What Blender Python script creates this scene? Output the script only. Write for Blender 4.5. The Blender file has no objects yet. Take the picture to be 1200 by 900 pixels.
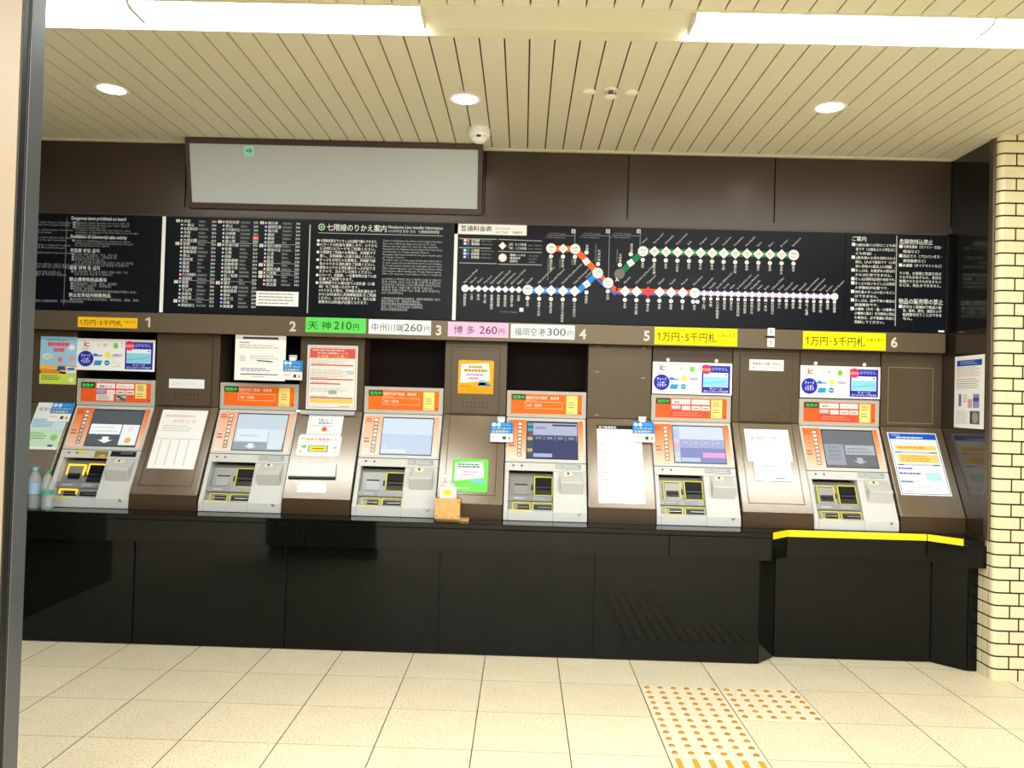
import bpy, math, random
from mathutils import Vector, Matrix
random.seed(7)
SC = bpy.context.scene
COL = SC.collection

# ------------------------------------------------------------------ camera, world, lights, exposure
FPX, PITCH, YAW, ROLL, EYE = 926.47, .0181, -.0135, -.0277, 1.4523
_f = Vector((math.sin(YAW)*math.cos(PITCH), math.cos(YAW)*math.cos(PITCH), math.sin(PITCH)))
_r = Vector((math.cos(YAW), -math.sin(YAW), 0)); _d = _f.cross(_r)
CR = _r*math.cos(ROLL) + _d*math.sin(ROLL)
CD = -_r*math.sin(ROLL) + _d*math.cos(ROLL)
CF = _f
cam = bpy.data.cameras.new('camera'); cam.sensor_width = 36; cam.lens = FPX/1200*36
cam.clip_start = .05; cam.clip_end = 100
camo = bpy.data.objects.new('camera', cam); COL.objects.link(camo)
camo.matrix_world = Matrix(((CR.x, -CD.x, -CF.x, 0), (CR.y, -CD.y, -CF.y, 0), (CR.z, -CD.z, -CF.z, EYE), (0, 0, 0, 1)))
SC.camera = camo

SC.view_settings.view_transform = 'Standard'; SC.view_settings.look = 'None'
SC.view_settings.exposure = 0.52; SC.view_settings.gamma = 1; SC.view_settings.use_curve_mapping = False
SC.cycles.use_denoising = True
SC.cycles.max_bounces = 8
w = bpy.data.worlds.new('hall'); SC.world = w; w.use_nodes = True
w.node_tree.nodes['Background'].inputs[0].default_value = (.95, .98, 1, 1)
w.node_tree.nodes['Background'].inputs[1].default_value = .22
LAMP = 13.0          # radiance of the fluorescent diffusers
def area(name, loc, sx, sy, power, col=(.93, .975, 1)):
    l = bpy.data.lights.new(name, 'AREA'); l.shape = 'RECTANGLE'; l.size = sx; l.size_y = sy; l.energy = power; l.color = col
    o = bpy.data.objects.new(name, l); o.location = loc; COL.objects.link(o); return o
# assumed rows of ceiling lamps, unseen behind the photographer, added to light the hall
area('assumed_lamp_row', (0, .35, 2.95), 6.2, .24, 185)
area('assumed_lamp_row', (0, -1.55, 2.95), 6.2, .24, 190)
area('assumed_lamp_row', (0, -3.85, 2.95), 6.2, .24, 150)

# ------------------------------------------------------------------ helpers
def W(px, py, Y):
    d = CR*((px-600)/FPX) + CD*((py-450)/FPX) + CF
    s = Y/d.y
    return (d.x*s, EYE + d.z*s)

def lin(h):
    h = h.lstrip('#'); out = []
    for i in (0, 2, 4):
        c = int(h[i:i+2], 16)/255
        out.append(c/12.92 if c <= .04045 else ((c+.055)/1.055)**2.4)
    return (*out, 1)

MATS = {}
def mat(name, hexc, rough=.5, metal=0, spec=.5, noise=0, nscale=30, coat=0, bump=0, emit=0):
    if name in MATS: return MATS[name]
    m = bpy.data.materials.new(name); m.use_nodes = True
    nt = m.node_tree; b = nt.nodes['Principled BSDF']; c = lin(hexc)
    b.inputs['Base Color'].default_value = c; b.inputs['Roughness'].default_value = rough
    b.inputs['Metallic'].default_value = metal; b.inputs['Specular IOR Level'].default_value = spec
    if coat: b.inputs['Coat Weight'].default_value = coat; b.inputs['Coat Roughness'].default_value = .06
    if emit:
        if name.startswith('screen'): b.inputs['Base Color'].default_value = (.03, .03, .03, 1)
        b.inputs['Emission Color'].default_value = c; b.inputs['Emission Strength'].default_value = emit
    if noise or bump:
        tc = nt.nodes.new('ShaderNodeTexCoord'); n = nt.nodes.new('ShaderNodeTexNoise')
        n.inputs['Scale'].default_value = nscale; n.inputs['Detail'].default_value = 6
        nt.links.new(tc.outputs['Object'], n.inputs['Vector'])
        if noise:
            r = nt.nodes.new('ShaderNodeMapRange'); r.inputs[1].default_value = .3; r.inputs[2].default_value = .7
            r.inputs[3].default_value = 1-noise; r.inputs[4].default_value = 1+noise
            mx = nt.nodes.new('ShaderNodeMix'); mx.data_type = 'RGBA'; mx.blend_type = 'MULTIPLY'; mx.inputs[0].default_value = 1
            mx.inputs[6].default_value = c
            nt.links.new(n.outputs['Fac'], r.inputs[0]); nt.links.new(r.outputs[0], mx.inputs[7])
            nt.links.new(mx.outputs[2], b.inputs['Base Color'])
        if bump:
            bp = nt.nodes.new('ShaderNodeBump'); bp.inputs['Strength'].default_value = bump; bp.inputs['Distance'].default_value = .002
            nt.links.new(n.outputs['Fac'], bp.inputs['Height']); nt.links.new(bp.outputs[0], b.inputs['Normal'])
    MATS[name] = m
    return m
def ink(h): return mat('ink_'+h, h, .55, 0, .2)
def glow(h, s=.85): return mat('screen_%s_%g' % (h, s), h, .3, 0, .25, emit=s)
def clear(name, hexc, t):
    if name in MATS: return MATS[name]
    m = bpy.data.materials.new(name); m.use_nodes = True; nt = m.node_tree; b = nt.nodes['Principled BSDF']
    b.inputs['Base Color'].default_value = lin(hexc); b.inputs['Roughness'].default_value = .08
    tr = nt.nodes.new('ShaderNodeBsdfTransparent'); tr.inputs[0].default_value = lin(hexc)
    mx = nt.nodes.new('ShaderNodeMixShader'); mx.inputs[0].default_value = 1-t
    nt.links.new(tr.outputs[0], mx.inputs[1]); nt.links.new(b.outputs[0], mx.inputs[2])
    nt.links.new(mx.outputs[0], nt.nodes['Material Output'].inputs['Surface'])
    MATS[name] = m
    return m

WLOC = {}
class MB:
    def __init__(s): s.v = []; s.f = []; s.m = []; s.mats = []
    def mi(s, m):
        if m not in s.mats: s.mats.append(m)
        return s.mats.index(m)
    def add(s, vs, fs, m):
        o = len(s.v); k = s.mi(m); s.v += [tuple(v) for v in vs]
        for f in fs: s.f.append([i+o for i in f]); s.m.append(k)
    def box(s, x0, x1, y0, y1, z0, z1, m):
        s.add([(x, y, z) for z in (z0, z1) for y in (y0, y1) for x in (x0, x1)],
              [(0, 2, 3, 1), (4, 5, 7, 6), (0, 1, 5, 4), (2, 6, 7, 3), (0, 4, 6, 2), (1, 3, 7, 5)], m)
    def prism(s, poly, a, b, axis, m):
        def P(p, t): return {'x': (t, p[0], p[1]), 'y': (p[0], t, p[1]), 'z': (p[0], p[1], t)}[axis]
        n = len(poly)
        s.add([P(p, a) for p in poly]+[P(p, b) for p in poly],
              [list(range(n))[::-1], list(range(n, 2*n))]+[(i, (i+1) % n, (i+1) % n+n, i+n) for i in range(n)], m)
    def lathe(s, c, prof, m, n=24, axis='z'):
        vs = []; fs = []
        for r, h in prof:
            for i in range(n):
                a = 2*math.pi*i/n; p = (r*math.cos(a), r*math.sin(a), h)
                if axis == 'y': p = (p[0], -p[2], p[1])
                vs.append((c[0]+p[0], c[1]+p[1], c[2]+p[2]))
        for k in range(len(prof)-1):
            for i in range(n):
                j = (i+1) % n; fs.append((k*n+i, k*n+j, (k+1)*n+j, (k+1)*n+i))
        fs.append(list(range(n))[::-1]); fs.append([(len(prof)-1)*n+i for i in range(n)])
        s.add(vs, fs, m)
    def build(s, name, parent=None, loc=None, bevel=0, smooth=False):
        me = bpy.data.meshes.new(name)
        if parent is not None: base = WLOC[parent.as_pointer()]
        else: base = Vector(loc) if loc is not None else Vector((0, 0, 0))
        me.from_pydata([(x-base.x, y-base.y, z-base.z) for x, y, z in s.v], [], s.f)
        for m in s.mats: me.materials.append(m)
        me.polygons.foreach_set('material_index', s.m)
        if smooth: me.polygons.foreach_set('use_smooth', [True]*len(s.f))
        me.update()
        o = bpy.data.objects.new(name, me); COL.objects.link(o)
        if parent is not None: o.parent = parent
        elif loc is not None: o.location = loc
        WLOC[o.as_pointer()] = base
        KEEP.append(o)
        if bevel:
            md = o.modifiers.new('b', 'BEVEL'); md.width = bevel; md.segments = 2; md.limit_method = 'ANGLE'; md.angle_limit = .6
        if smooth:
            md = o.modifiers.new('e', 'EDGE_SPLIT'); md.split_angle = .7
        return o
KEEP = []
def tag(o, label, cat, group=None):
    o['label'] = label; o['category'] = cat
    if group: o['group'] = group
    return o
def struct(o): o['kind'] = 'structure'; return o
def empty(name, loc, label, cat, group=None):
    o = bpy.data.objects.new(name, None); COL.objects.link(o); o.location = loc; o.empty_display_size = .05
    WLOC[o.as_pointer()] = Vector(loc); KEEP.append(o)
    return tag(o, label, cat, group)

_font = bpy.data.curves.new('type', 'FONT'); _fo = bpy.data.objects.new('type', _font)
_gl = {}
def glyphs(t, res, bold, line):
    k = (t, res, bold, line)
    if k not in _gl:
        _font.body = t; _font.size = 1; _font.resolution_u = res; _font.offset = bold; _font.space_line = line
        _font.align_x = 'LEFT'
        me = bpy.data.meshes.new_from_object(_fo)
        vs = [(v.co.x, v.co.y) for v in me.vertices]; fs = [list(p.vertices) for p in me.polygons]
        bpy.data.meshes.remove(me)
        if vs:
            xs = [v[0] for v in vs]; ys = [v[1] for v in vs]
            bb = (min(xs), max(xs), min(ys), max(ys))
        else: bb = (0, 1, 0, 1)
        _gl[k] = (vs, fs, bb)
    return _gl[k]

class Art:
    """flat printing on a surface: 2-D shapes in metres on the plane O + u*U + v*V, raised by N"""
    def __init__(s, O, U=(1, 0, 0), V=(0, 0, 1), N=(0, -1, 0), mb=None, ink=ink):
        s.O, s.U, s.V, s.N = Vector(O), Vector(U), Vector(V), Vector(N); s.mb = mb or MB(); s.ink = ink
    def P(s, u, v, n): return s.O + s.U*u + s.V*v + s.N*n
    def poly(s, pts, c, l=1):
        s.mb.add([s.P(u, v, l*.0005) for u, v in pts], [list(range(len(pts)))], s.ink(c) if isinstance(c, str) else c)
    def rect(s, u0, u1, v0, v1, c, l=1): s.poly([(u0, v0), (u1, v0), (u1, v1), (u0, v1)], c, l)
    def frame(s, u0, u1, v0, v1, t, c, l=1):
        s.rect(u0, u1, v0, v0+t, c, l); s.rect(u0, u1, v1-t, v1, c, l); s.rect(u0, u0+t, v0+t, v1-t, c, l); s.rect(u1-t, u1, v0+t, v1-t, c, l)
    def disc(s, u, v, r, c, l=1, n=24, ry=None):
        ry = ry or r
        s.poly([(u+r*math.cos(2*math.pi*i/n), v+ry*math.sin(2*math.pi*i/n)) for i in range(n)], c, l)
    def rrect(s, u0, u1, v0, v1, r, c, l=1):
        pts = []
        for cx, cy, a0 in ((u1-r, v1-r, 0), (u0+r, v1-r, 90), (u0+r, v0+r, 180), (u1-r, v0+r, 270)):
            for k in range(6):
                a = math.radians(a0+18*k); pts.append((cx+r*math.cos(a), cy+r*math.sin(a)))
        s.poly(pts, c, l)
    def line(s, p, q, t, c, l=1):
        d = Vector((q[0]-p[0], q[1]-p[1])); n = Vector((-d.y, d.x)).normalized()*t/2
        s.poly([(p[0]+n.x, p[1]+n.y), (p[0]-n.x, p[1]-n.y), (q[0]-n.x, q[1]-n.y), (q[0]+n.x, q[1]+n.y)], c, l)
    def diamond(s, u, v, r, c, l=1): s.poly([(u-r, v), (u, v-r), (u+r, v), (u, v+r)], c, l)
    def text(s, t, u, v, size, c, l=2, w=None, align='l', bold=.0, res=2, rot=0, line=1, top=False):
        """u,v = lower left of the line (centre for 'c'); size = height of one em; w = fit to that width"""
        if any(ord(ch) > 0x2e80 for ch in t): bold = min(bold, .007); res = max(res, 2) if size > .03 else res
        vs, fs, bb = glyphs(t, res, bold, line)
        if not vs: return
        sx = sy = size
        if w: sx = w/(bb[1]-bb[0])
        off = {'l': -bb[0]*sx, 'c': -(bb[0]+bb[1])/2*sx, 'r': -bb[1]*sx}[align]
        oy = -bb[3]*sy if top else 0
        cs, sn = math.cos(rot), math.sin(rot)
        pts = []
        for x, y in vs:
            a, b = x*sx+off, y*sy+oy
            pts.append(s.P(u+a*cs-b*sn, v+a*sn+b*cs, l*.0005))
        s.mb.add(pts, fs, s.ink(c) if isinstance(c, str) else c)
    def vtext(s, t, u, v, size, c, l=2, sq=1.0):
        """upright Japanese running downwards from v"""
        for i, ch in enumerate(t): s.text(ch, u, v-(i+1)*size*sq, size, c, l, align='c', res=1)
    def greek(s, u0, u1, v0, v1, n, c, l=2, fill=.45, rag=.25, seed=0, dot=None):
        """rows of print too small to read"""
        rnd = random.Random(seed); h = (v1-v0)/n
        for i in range(n):
            y = v1-(i+.5)*h; x = u0; e = u1-(u1-u0)*rag*rnd.random()
            while x < e:
                wd = min((u1-u0)*rnd.uniform(.06, .2), e-x)
                s.rect(x, x+wd, y-h*fill/2, y+h*fill/2, c, l); x += wd+(u1-u0)*.02
    def build(s, *a, **k): return s.mb.build(*a, **k)

# ------------------------------------------------------------------ materials
M_CEIL = mat('ceiling_cream', '#d6cfb6', .5, 0, .3)
M_CEILGAP = mat('ceiling_gap', '#4a3f24', .8)
M_BROWN = mat('brown_panel', '#42372f', .27, .25, .5, noise=.05, nscale=3)
M_BROWNL = mat('brown_metal', '#5b4d3a', .36, .35, .5, noise=.05, nscale=6)
M_SLOPE = mat('brown_slope', '#72614a', .25, .45, .9, noise=.06, nscale=8)
M_DARK = mat('dark_recess', '#1a100b', .6, 0, .1)
M_HEAD = mat('header_bronze', '#6b5d49', .34, .35, .5, noise=.03, nscale=4)
_p = M_SLOPE.node_tree.nodes['Principled BSDF']; _p.inputs['Coat Weight'].default_value = 1; _p.inputs['Coat Roughness'].default_value = .2; _p.inputs['Coat IOR'].default_value = 1.7
M_KICK = mat('kick_brown', '#46341f', .4, .2)
M_GRAN = mat('black_granite', '#0d0f0c', .05, 0, .19, noise=.5, nscale=260)
M_BLACK = mat('black', '#0b0b0b', .4)
M_RUB = mat('rubber_black', '#171717', .6)
M_GREY = mat('machine_grey', '#cdcecb', .38, 0, .4)
M_GREYH = mat('machine_head_grey', '#b9b6ad', .4, 0, .4)
M_TRAY = mat('tray_grey', '#8d8e8a', .32, .35, .5)
M_STEEL = mat('steel', '#b9bcbe', .25, .9)
M_WHITE = mat('white_plastic', '#f2f2ee', .4)
M_PAPER = mat('paper', '#f7f7f5', .6, 0, .2)
M_YEL = mat('yellow_tape', '#ffe200', .5)
M_YFR = mat('yellow_frame', '#d9d23c', .45)
M_NAVY = mat('board_navy', '#0b0f17', .3, 0, .16)
M_WALL = mat('side_wall_brown', '#33291f', .12, .1, .55, noise=.05, nscale=4)
M_DIV = mat('board_white', '#f4f4f4', .5)

def tile_floor():
    m = bpy.data.materials.new('floor_tiles'); m.use_nodes = True; nt = m.node_tree; N = nt.nodes; L = nt.links
    b = N['Principled BSDF']; b.inputs['Roughness'].default_value = .42; b.inputs['Specular IOR Level'].default_value = .35
    tc = N.new('ShaderNodeTexCoord'); sp = N.new('ShaderNodeSeparateXYZ'); L.new(tc.outputs['Object'], sp.inputs[0])
    def mth(op, a, b2=None):
        n = N.new('ShaderNodeMath'); n.operation = op
        for i, q in enumerate((a, b2)):
            if q is None: continue
            if isinstance(q, (int, float)): n.inputs[i].default_value = q
            else: L.new(q, n.inputs[i])
        return n.outputs[0]
    def joint(o, off, wd):
        fr = mth('FRACT', mth('DIVIDE', mth('ADD', o, off), .4035))
        d = mth('ABSOLUTE', mth('SUBTRACT', fr, .5))
        return mth('GREATER_THAN', d, .5-wd)
    jx = joint(sp.outputs[0], .168+40*.4035, .0055); jy = joint(sp.outputs[1], -4.0876+40*.4035, .004)
    fx = mth('FLOOR', mth('DIVIDE', mth('ADD', sp.outputs[0], .168), .4035)); fy = mth('FLOOR', mth('DIVIDE', mth('ADD', sp.outputs[1], -4.0876), .4035))
    cmb = N.new('ShaderNodeCombineXYZ'); L.new(fx, cmb.inputs[0]); L.new(fy, cmb.inputs[1])
    wn = N.new('ShaderNodeTexWhiteNoise'); L.new(cmb.outputs[0], wn.inputs['Vector'])
    n1 = N.new('ShaderNodeTexNoise'); n1.inputs['Scale'].default_value = 110; n1.inputs['Detail'].default_value = 3
    n2 = N.new('ShaderNodeTexNoise'); n2.inputs['Scale'].default_value = 6; n2.inputs['Detail'].default_value = 4
    for n in (n1, n2): L.new(tc.outputs['Object'], n.inputs['Vector'])
    rp = N.new('ShaderNodeValToRGB'); e = rp.color_ramp.elements
    e[0].position = .30; e[0].color = lin('#c2ab84'); e[1].position = .47; e[1].color = lin('#ebe0c2')
    L.new(n1.outputs['Fac'], rp.inputs[0])
    v = mth('ADD', mth('MULTIPLY', wn.outputs['Value'], .07), mth('MULTIPLY', n2.outputs['Fac'], .16)); v = mth('ADD', v, .885)
    mx = N.new('ShaderNodeMix'); mx.data_type = 'RGBA'; mx.blend_type = 'MULTIPLY'; mx.inputs[0].default_value = 1
    L.new(rp.outputs[0], mx.inputs[6]); L.new(v, mx.inputs[7])
    m2 = N.new('ShaderNodeMix'); m2.data_type = 'RGBA'; L.new(mx.outputs[2], m2.inputs[6]); m2.inputs[7].default_value = lin('#4e3d28')
    L.new(jx, m2.inputs[0])
    m3 = N.new('ShaderNodeMix'); m3.data_type = 'RGBA'; L.new(m2.outputs[2], m3.inputs[6]); m3.inputs[7].default_value = lin('#9a8158')
    L.new(jy, m3.inputs[0]); L.new(m3.outputs[2], b.inputs['Base Color'])
    return m
M_FLOOR = tile_floor()

# ------------------------------------------------------------------ the setting
ZC, PC, X0C = 2.967, .1069, -.0101
mb = MB(); mb.box(-6, 7, -6, 5.2, -.06, 0, M_FLOOR); struct(mb.build('floor'))
mb = MB()
TY0, TY1 = 3.03, 3.285
for i in range(-56, 64):
    x = X0C+i*PC
    for y0, y1 in ((-6, TY0-.004), (TY1+.004, 4.80)):
        mb.box(x+.0035, x+PC-.0035, y0, y1, ZC, ZC+.012, M_CEIL)
mb.box(-6, 7, -6, 5.2, ZC+.04, ZC+.06, M_CEILGAP)
mb.box(-6, 7, -6, TY0-.004, ZC+.014, ZC+.016, M_CEILGAP); mb.box(-6, 7, TY1+.004, 5.2, ZC+.014, ZC+.016, M_CEILGAP)
struct(mb.build('ceiling'))
mb = MB()   # lamp channel let into the ceiling, and the edge bead along the wall
mb.box(-6, 7, TY0, TY1, ZC+.028, ZC+.034, M_CEIL)
mb.box(-6, 7, TY0-.006, TY0+.006, ZC-.006, ZC+.034, M_CEIL); mb.box(-6, 7, TY1-.006, TY1+.006, ZC-.006, ZC+.034, M_CEIL)
struct(mb.build('trim_1'))
mb = MB(); mb.box(-3.06, 2.56, 4.772, 4.80, ZC-.008, ZC+.004, M_CEIL); mb.box(2.548, 2.566, 4.36, 4.79, ZC-.008, ZC+.004, M_CEIL)
struct(mb.build('trim_2'))

# back wall above the boards: large brown sheets with narrow joints
mb = MB()
xs = [-3.06, -2.10, -.262, .608, 1.498, 2.565]
for a, b in zip(xs, xs[1:]): mb.box(a+.004, b-.004, 4.80, 4.83, 2.515, ZC, M_BROWN)
mb.box(-3.2, 2.7, 4.825, 4.86, 1.918, ZC, M_BLACK)
mb.box(-3.06, 2.565, 4.786, 4.80, 2.515, 2.56, M_BROWN)
struct(mb.build('wall_back'))
mb = MB(); mb.box(-3.4, 2.9, 5.09, 5.12, .6, 1.93, M_DARK)
struct(mb.build('wall_niche'))
# right return wall and its post
mb = MB(); mb.box(2.565, 2.60, 4.41, 5.08, 1.925, ZC, mat('side_wall_dark', '#191613', .12, 0, .5)); mb.box(2.565, 2.60, 4.41, 5.08, .745, 1.917, M_WALL)
mb.box(2.57, 2.60, 4.41, 5.08, .745, ZC, M_BLACK); struct(mb.build('wall_right'))
mb = MB(); mb.box(2.558, 2.60, 4.362, 4.408, .745, ZC, mat('post_brown', '#5b4e40', .35, .3)); struct(mb.build('trim_3', bevel=.008))
mb = MB(); mb.box(-3.10, -3.06, 3.0, 5.08, .0, ZC, M_WALL); struct(mb.build('wall_left'))

# glazed brick pier on the right
M_BRICK = mat('brick_cream', '#e6dab4', .25, 0, .5, noise=.05, nscale=9)
M_MORT = mat('brick_joint', '#241808', .8)
mb = MB(); BX, BY, CH = 2.573, 4.325, .0683
mb.box(BX+.004+.03, 5.0, BY+.004, 4.75, 0, ZC, M_MORT); mb.box(BX+.004, 5.0, BY+.034, 4.75, 0, ZC, M_MORT)
mb.lathe((BX+.034, BY+.034, 0), [(.030, 0), (.030, ZC)], M_MORT, 20)
k = 0; z = .0
while z < ZC-.01:
    z1 = min(z+CH-.0085, ZC)
    fl, sl = (.085, .10) if k % 2 else (.135, .05)
    r = .03; g = .0085
    poly = [(BX+fl, BY)]
    poly = [(BX+fl, BY+.02), (BX+fl, BY)] + [(BX+r-r*math.sin(t), BY+r-r*math.cos(t)) for t in [i*math.pi/2/6 for i in range(7)]] + [(BX, BY+max(sl, r+.001)), (BX+.02, BY+max(sl, r+.001)), (BX+.03, BY+.03)]
    mb.prism(poly, z, z1, 'z', M_BRICK)
    x = BX+fl+g
    while x < 4.9: mb.box(x, x+.221, BY, BY+.02, z, z1, M_BRICK); x += .227
    y = BY+max(sl, r+.001)+g
    while y < 4.6: mb.box(BX, BX+.02, y, min(y+.104, 4.6), z, z1, M_BRICK); y += .11
    z += CH; k += 1
struct(mb.build('wall_brick', bevel=.002))

# near column at the left edge of the view
mb = MB(); M_CREAM = mat('column_cream', '#8c7b65', .4)
mb.box(-2.2, -1.249, 1.9, 1.925, 0, ZC, M_CREAM); mb.box(-2.2, -1.243, 1.925, 1.935, 0, ZC, M_BLACK)
mb.box(-2.2, -1.241, 1.93, 1.985, 0, ZC, mat('column_steel', '#54585c', .38, .4, noise=.1, nscale=3))
mb.box(-1.249, -1.245, 1.903, 1.93, 0, ZC, M_BLACK)
struct(mb.build('wall_column', bevel=.0015))

# ------------------------------------------------------------------ ceiling fittings
M_TUBE = mat('lamp_diffuser', '#f7fcff', .5, emit=LAMP)
M_FIX = mat('lamp_end', '#efeadb', .5)
for x0, lab in ((-2.76, 'leftmost white fluorescent ceiling lamp, partly behind the near column'), (-1.596, 'white fluorescent ceiling lamp ending left of the bare channel gap'),
                (.64, 'white fluorescent ceiling lamp starting right of the bare channel gap'), (1.80, 'rightmost white fluorescent ceiling lamp, cut by the frame above the brick pier')):
    x1 = x0+1.155
    t = empty('ceiling_lamp', ((x0+x1)/2, 3.16, ZC+.026), lab, 'lamp', 'fluorescent lamps in the ceiling channel')
    mb = MB(); poly = [(3.052+.212*i/10, ZC+.022-.03*min(1, 2.2*math.sin(math.pi*i/10))) for i in range(11)]
    mb.prism(poly, x0+.004, x1-.004, 'x', M_TUBE); mb.build('diffuser', t)
    for a in (x0, x1-.004):
        mb = MB(); mb.prism([(p[0], p[1]) for p in poly], a, a+.004, 'x', M_FIX); mb.build('end_cap', t)
    mb = MB(); mb.box(x0, x1, 3.06, 3.255, ZC+.0225, ZC+.0275, M_FIX); mb.build('base_plate', t)
for x, y, lab in ((-2.13, 3.965, 'round recessed downlight at the left, nearest the near column'), (-.333, 3.99, 'round recessed downlight in front of the dome camera'), (1.513, 3.99, 'round recessed downlight at the right end of the ceiling')):
    t = empty('downlight', (x, y, ZC), lab, 'lamp', 'round downlights in the slatted ceiling')
    mb = MB(); prof = [(.066, -.002), (.082, -.002), (.084, -.001), (.084, .0), (.066, .0)]
    n = 32; vs = []; fs = []
    for r, h in prof:
        for i in range(n): vs.append((x+r*math.cos(6.28319*i/n), y+r*math.sin(6.28319*i/n), ZC+h-.0005))
    for k in range(4):
        for i in range(n): j = (i+1) % n; fs.append((k*n+i, k*n+j, (k+1)*n+j, (k+1)*n+i))
    mb.add(vs, fs, M_FIX); mb.build('trim_ring', t, smooth=True)
    mb = MB(); mb.lathe((x, y, ZC-.0015), [(.066, 0), (.066, .001)], mat('downlight_glow', '#fff6e8', .5, emit=12), 32); mb.build('lamp_face', t)
t = empty('dome_camera', (-.283, 4.44, ZC), 'small white dome security camera on the ceiling above the blank light box', 'camera')
mb = MB(); mb.lathe((-.283, 4.44, ZC-.052), [(.05, 0), (.06, .008), (.063, .02), (.063, .052)], M_WHITE, 32); mb.build('housing', t, smooth=True)
mb = MB(); mb.lathe((-.283, 4.43, ZC-.086), [(.012, .004), (.028, .008), (.042, .018), (.049, .034)], M_WHITE, 24); mb.build('dome', t, smooth=True)
mb = MB(); mb.lathe((-.283, 4.398, ZC-.064), [(.004, 0), (.017, .004), (.020, .012), (.012, .02)], mat('dome_smoke', '#2a2d34', .08, 0, .6), 20); mb.build('lens', t, smooth=True)
for x, y, lab in ((.285, 3.853, 'flat white ceiling disc left of the sprinkler head'), (.493, 3.852, 'flat white ceiling disc right of the sprinkler head')):
    mb = MB(); mb.lathe((x, y, ZC-.008), [(.030, 0), (.034, .003), (.034, .008)], M_FIX, 24)
    tag(mb.build('ceiling_disc', loc=(x, y, ZC-.008), smooth=True), lab, 'ceiling fitting', 'flat discs beside the sprinkler')
t = empty('ceiling_sprinkler', (.39, 3.826, ZC), 'small two-plate sprinkler head between the two flat ceiling discs', 'sprinkler')
mb = MB(); mb.lathe((.39, 3.826, ZC-.006), [(.03, 0), (.034, .002), (.034, .006)], M_FIX, 24); mb.build('flange', t, smooth=True)
mb = MB(); mb.lathe((.39, 3.826, ZC-.034), [(.011, 0), (.013, .014), (.011, .028)], mat('dull_metal', '#77736a', .4, .8), 16); mb.build('neck', t, smooth=True)
mb = MB(); mb.lathe((.39, 3.826, ZC-.039), [(.026, 0), (.03, .002), (.03, .005)], M_FIX, 24); mb.build('deflector', t, smooth=True)

# ------------------------------------------------------------------ counter and its granite front
ctr = empty('ticket_counter', (-.3, 4.75, 0), 'long polished black granite counter under the ticket machines', 'counter')
ZT = .745
front = [(-3.055, 4.425), (1.41, 4.425), (1.53, 4.54), (2.322, 4.54), (2.468, 4.385), (2.56, 4.385), (2.56, 5.06), (-3.055, 5.06)]
mb = MB(); mb.prism(front, ZT-.03, ZT, 'z', M_GRAN); mb.build('countertop', ctr, bevel=.004)
mb = MB()
def slab(p, q, z0, z1, th, gap=.0015, m=M_GRAN):
    d = Vector((q[0]-p[0], q[1]-p[1])); u = d.normalized(); n = Vector((-u.y, u.x))*th
    a = Vector(p)+u*gap; b = Vector(q)-u*gap
    mb.prism([(a.x, a.y), (b.x, b.y), (b.x+n.x, b.y+n.y), (a.x+n.x, a.y+n.y)], z0, z1, 'z', m)
ap = [(-3.055, 4.428), (-1.2, 4.428), (.84, 4.428), (1.408, 4.428), (1.531, 4.543), (2.322, 4.543), (2.469, 4.388), (2.572, 4.388)]
for p, q in zip(ap, ap[1:]):
    slab(p, q, ZT-.155, ZT-.031, .02)
mb.build('apron', ctr, bevel=.002)
mb = MB(); bs = [(-3.055, 4.475), (-2.173, 4.475), (-1.306, 4.475), (-.438, 4.475), (.433, 4.475), (1.36, 4.475), (1.487, 4.607), (2.385, 4.607), (2.519, 4.469), (2.60, 4.469)]
for p, q in zip(bs, bs[1:]): slab(p, q, .004, ZT-.032, .025, .003)
mb.build('base_panel', ctr, bevel=.002)
mb = MB(); mb.prism([(x, y+.02) for x, y in bs]+[(2.60, 5.0), (-3.055, 5.0)], 0, ZT-.033, 'z', M_BLACK); mb.build('core', ctr)
for p, q in (((1.414, 4.4285), (1.531, 4.5405)), ((1.535, 4.5395), (2.318, 4.5395)), ((2.325, 4.5365), (2.452, 4.402))):
    mb = MB(); d = Vector((q[0]-p[0], q[1]-p[1])).normalized(); n = Vector((d.y, -d.x))
    a = Vector(p)+n*.001; b = Vector(q)+n*.001; c1, c2 = a+n*.003, b+n*.003
    mb.prism([(c1.x, c1.y), (c2.x, c2.y), (b.x, b.y), (a.x, a.y)], ZT-.036, ZT+.001, 'z', M_YEL)
    o = mb.build('edge_tape', ctr); o['label'] = 'yellow warning strip on the counter edge'

# tactile paving set into the floor
TX, TY, TS = [.639, 1.0425], [4.0876, 3.684, 3.2805], .4035
def paver(x0, y1, kind, label):
    cx, cy = x0+TS/2, y1-TS/2
    t = empty('tactile_paver', (cx, cy, 0), label, 'tactile paving', 'tactile paving blocks')
    mb = MB(); mb.box(x0+.003, x0+TS-.003, y1-TS+.003, y1-.003, .0, .002, mat('paver_cream', '#ebe0c0', .5, noise=.06, nscale=90)); mb.build('slab', t)
    mb = MB(); c = mat('dot_orange', '#b87f38', .5, noise=.2, nscale=25)
    for i in range(6):
        px = x0+TS*(i+.5)/6
        if kind == 'dots':
            for j in range(6): mb = MB(); mb.lathe((px, y1-TS*(j+.5)/6, .002), [(.0145, 0), (.0128, .003), (.009, .005)], c, 14); mb.build('dot', t)
        else: mb = MB(); mb.box(px-.011, px+.011, y1-TS+.025, y1-.025, .002, .007, mat('bar_yellow', '#d49a2c', .5)); mb.build('bar', t, bevel=.003)
paver(TX[0], TY[0], 'dots', 'dotted tactile paver in front of the counter, left of its pair')
paver(TX[1], TY[0], 'dots', 'dotted tactile paver at the right, with plain tiles in front of it')
paver(TX[0], TY[1], 'dots', 'dotted tactile paver between another dotted one and the barred one')
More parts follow.
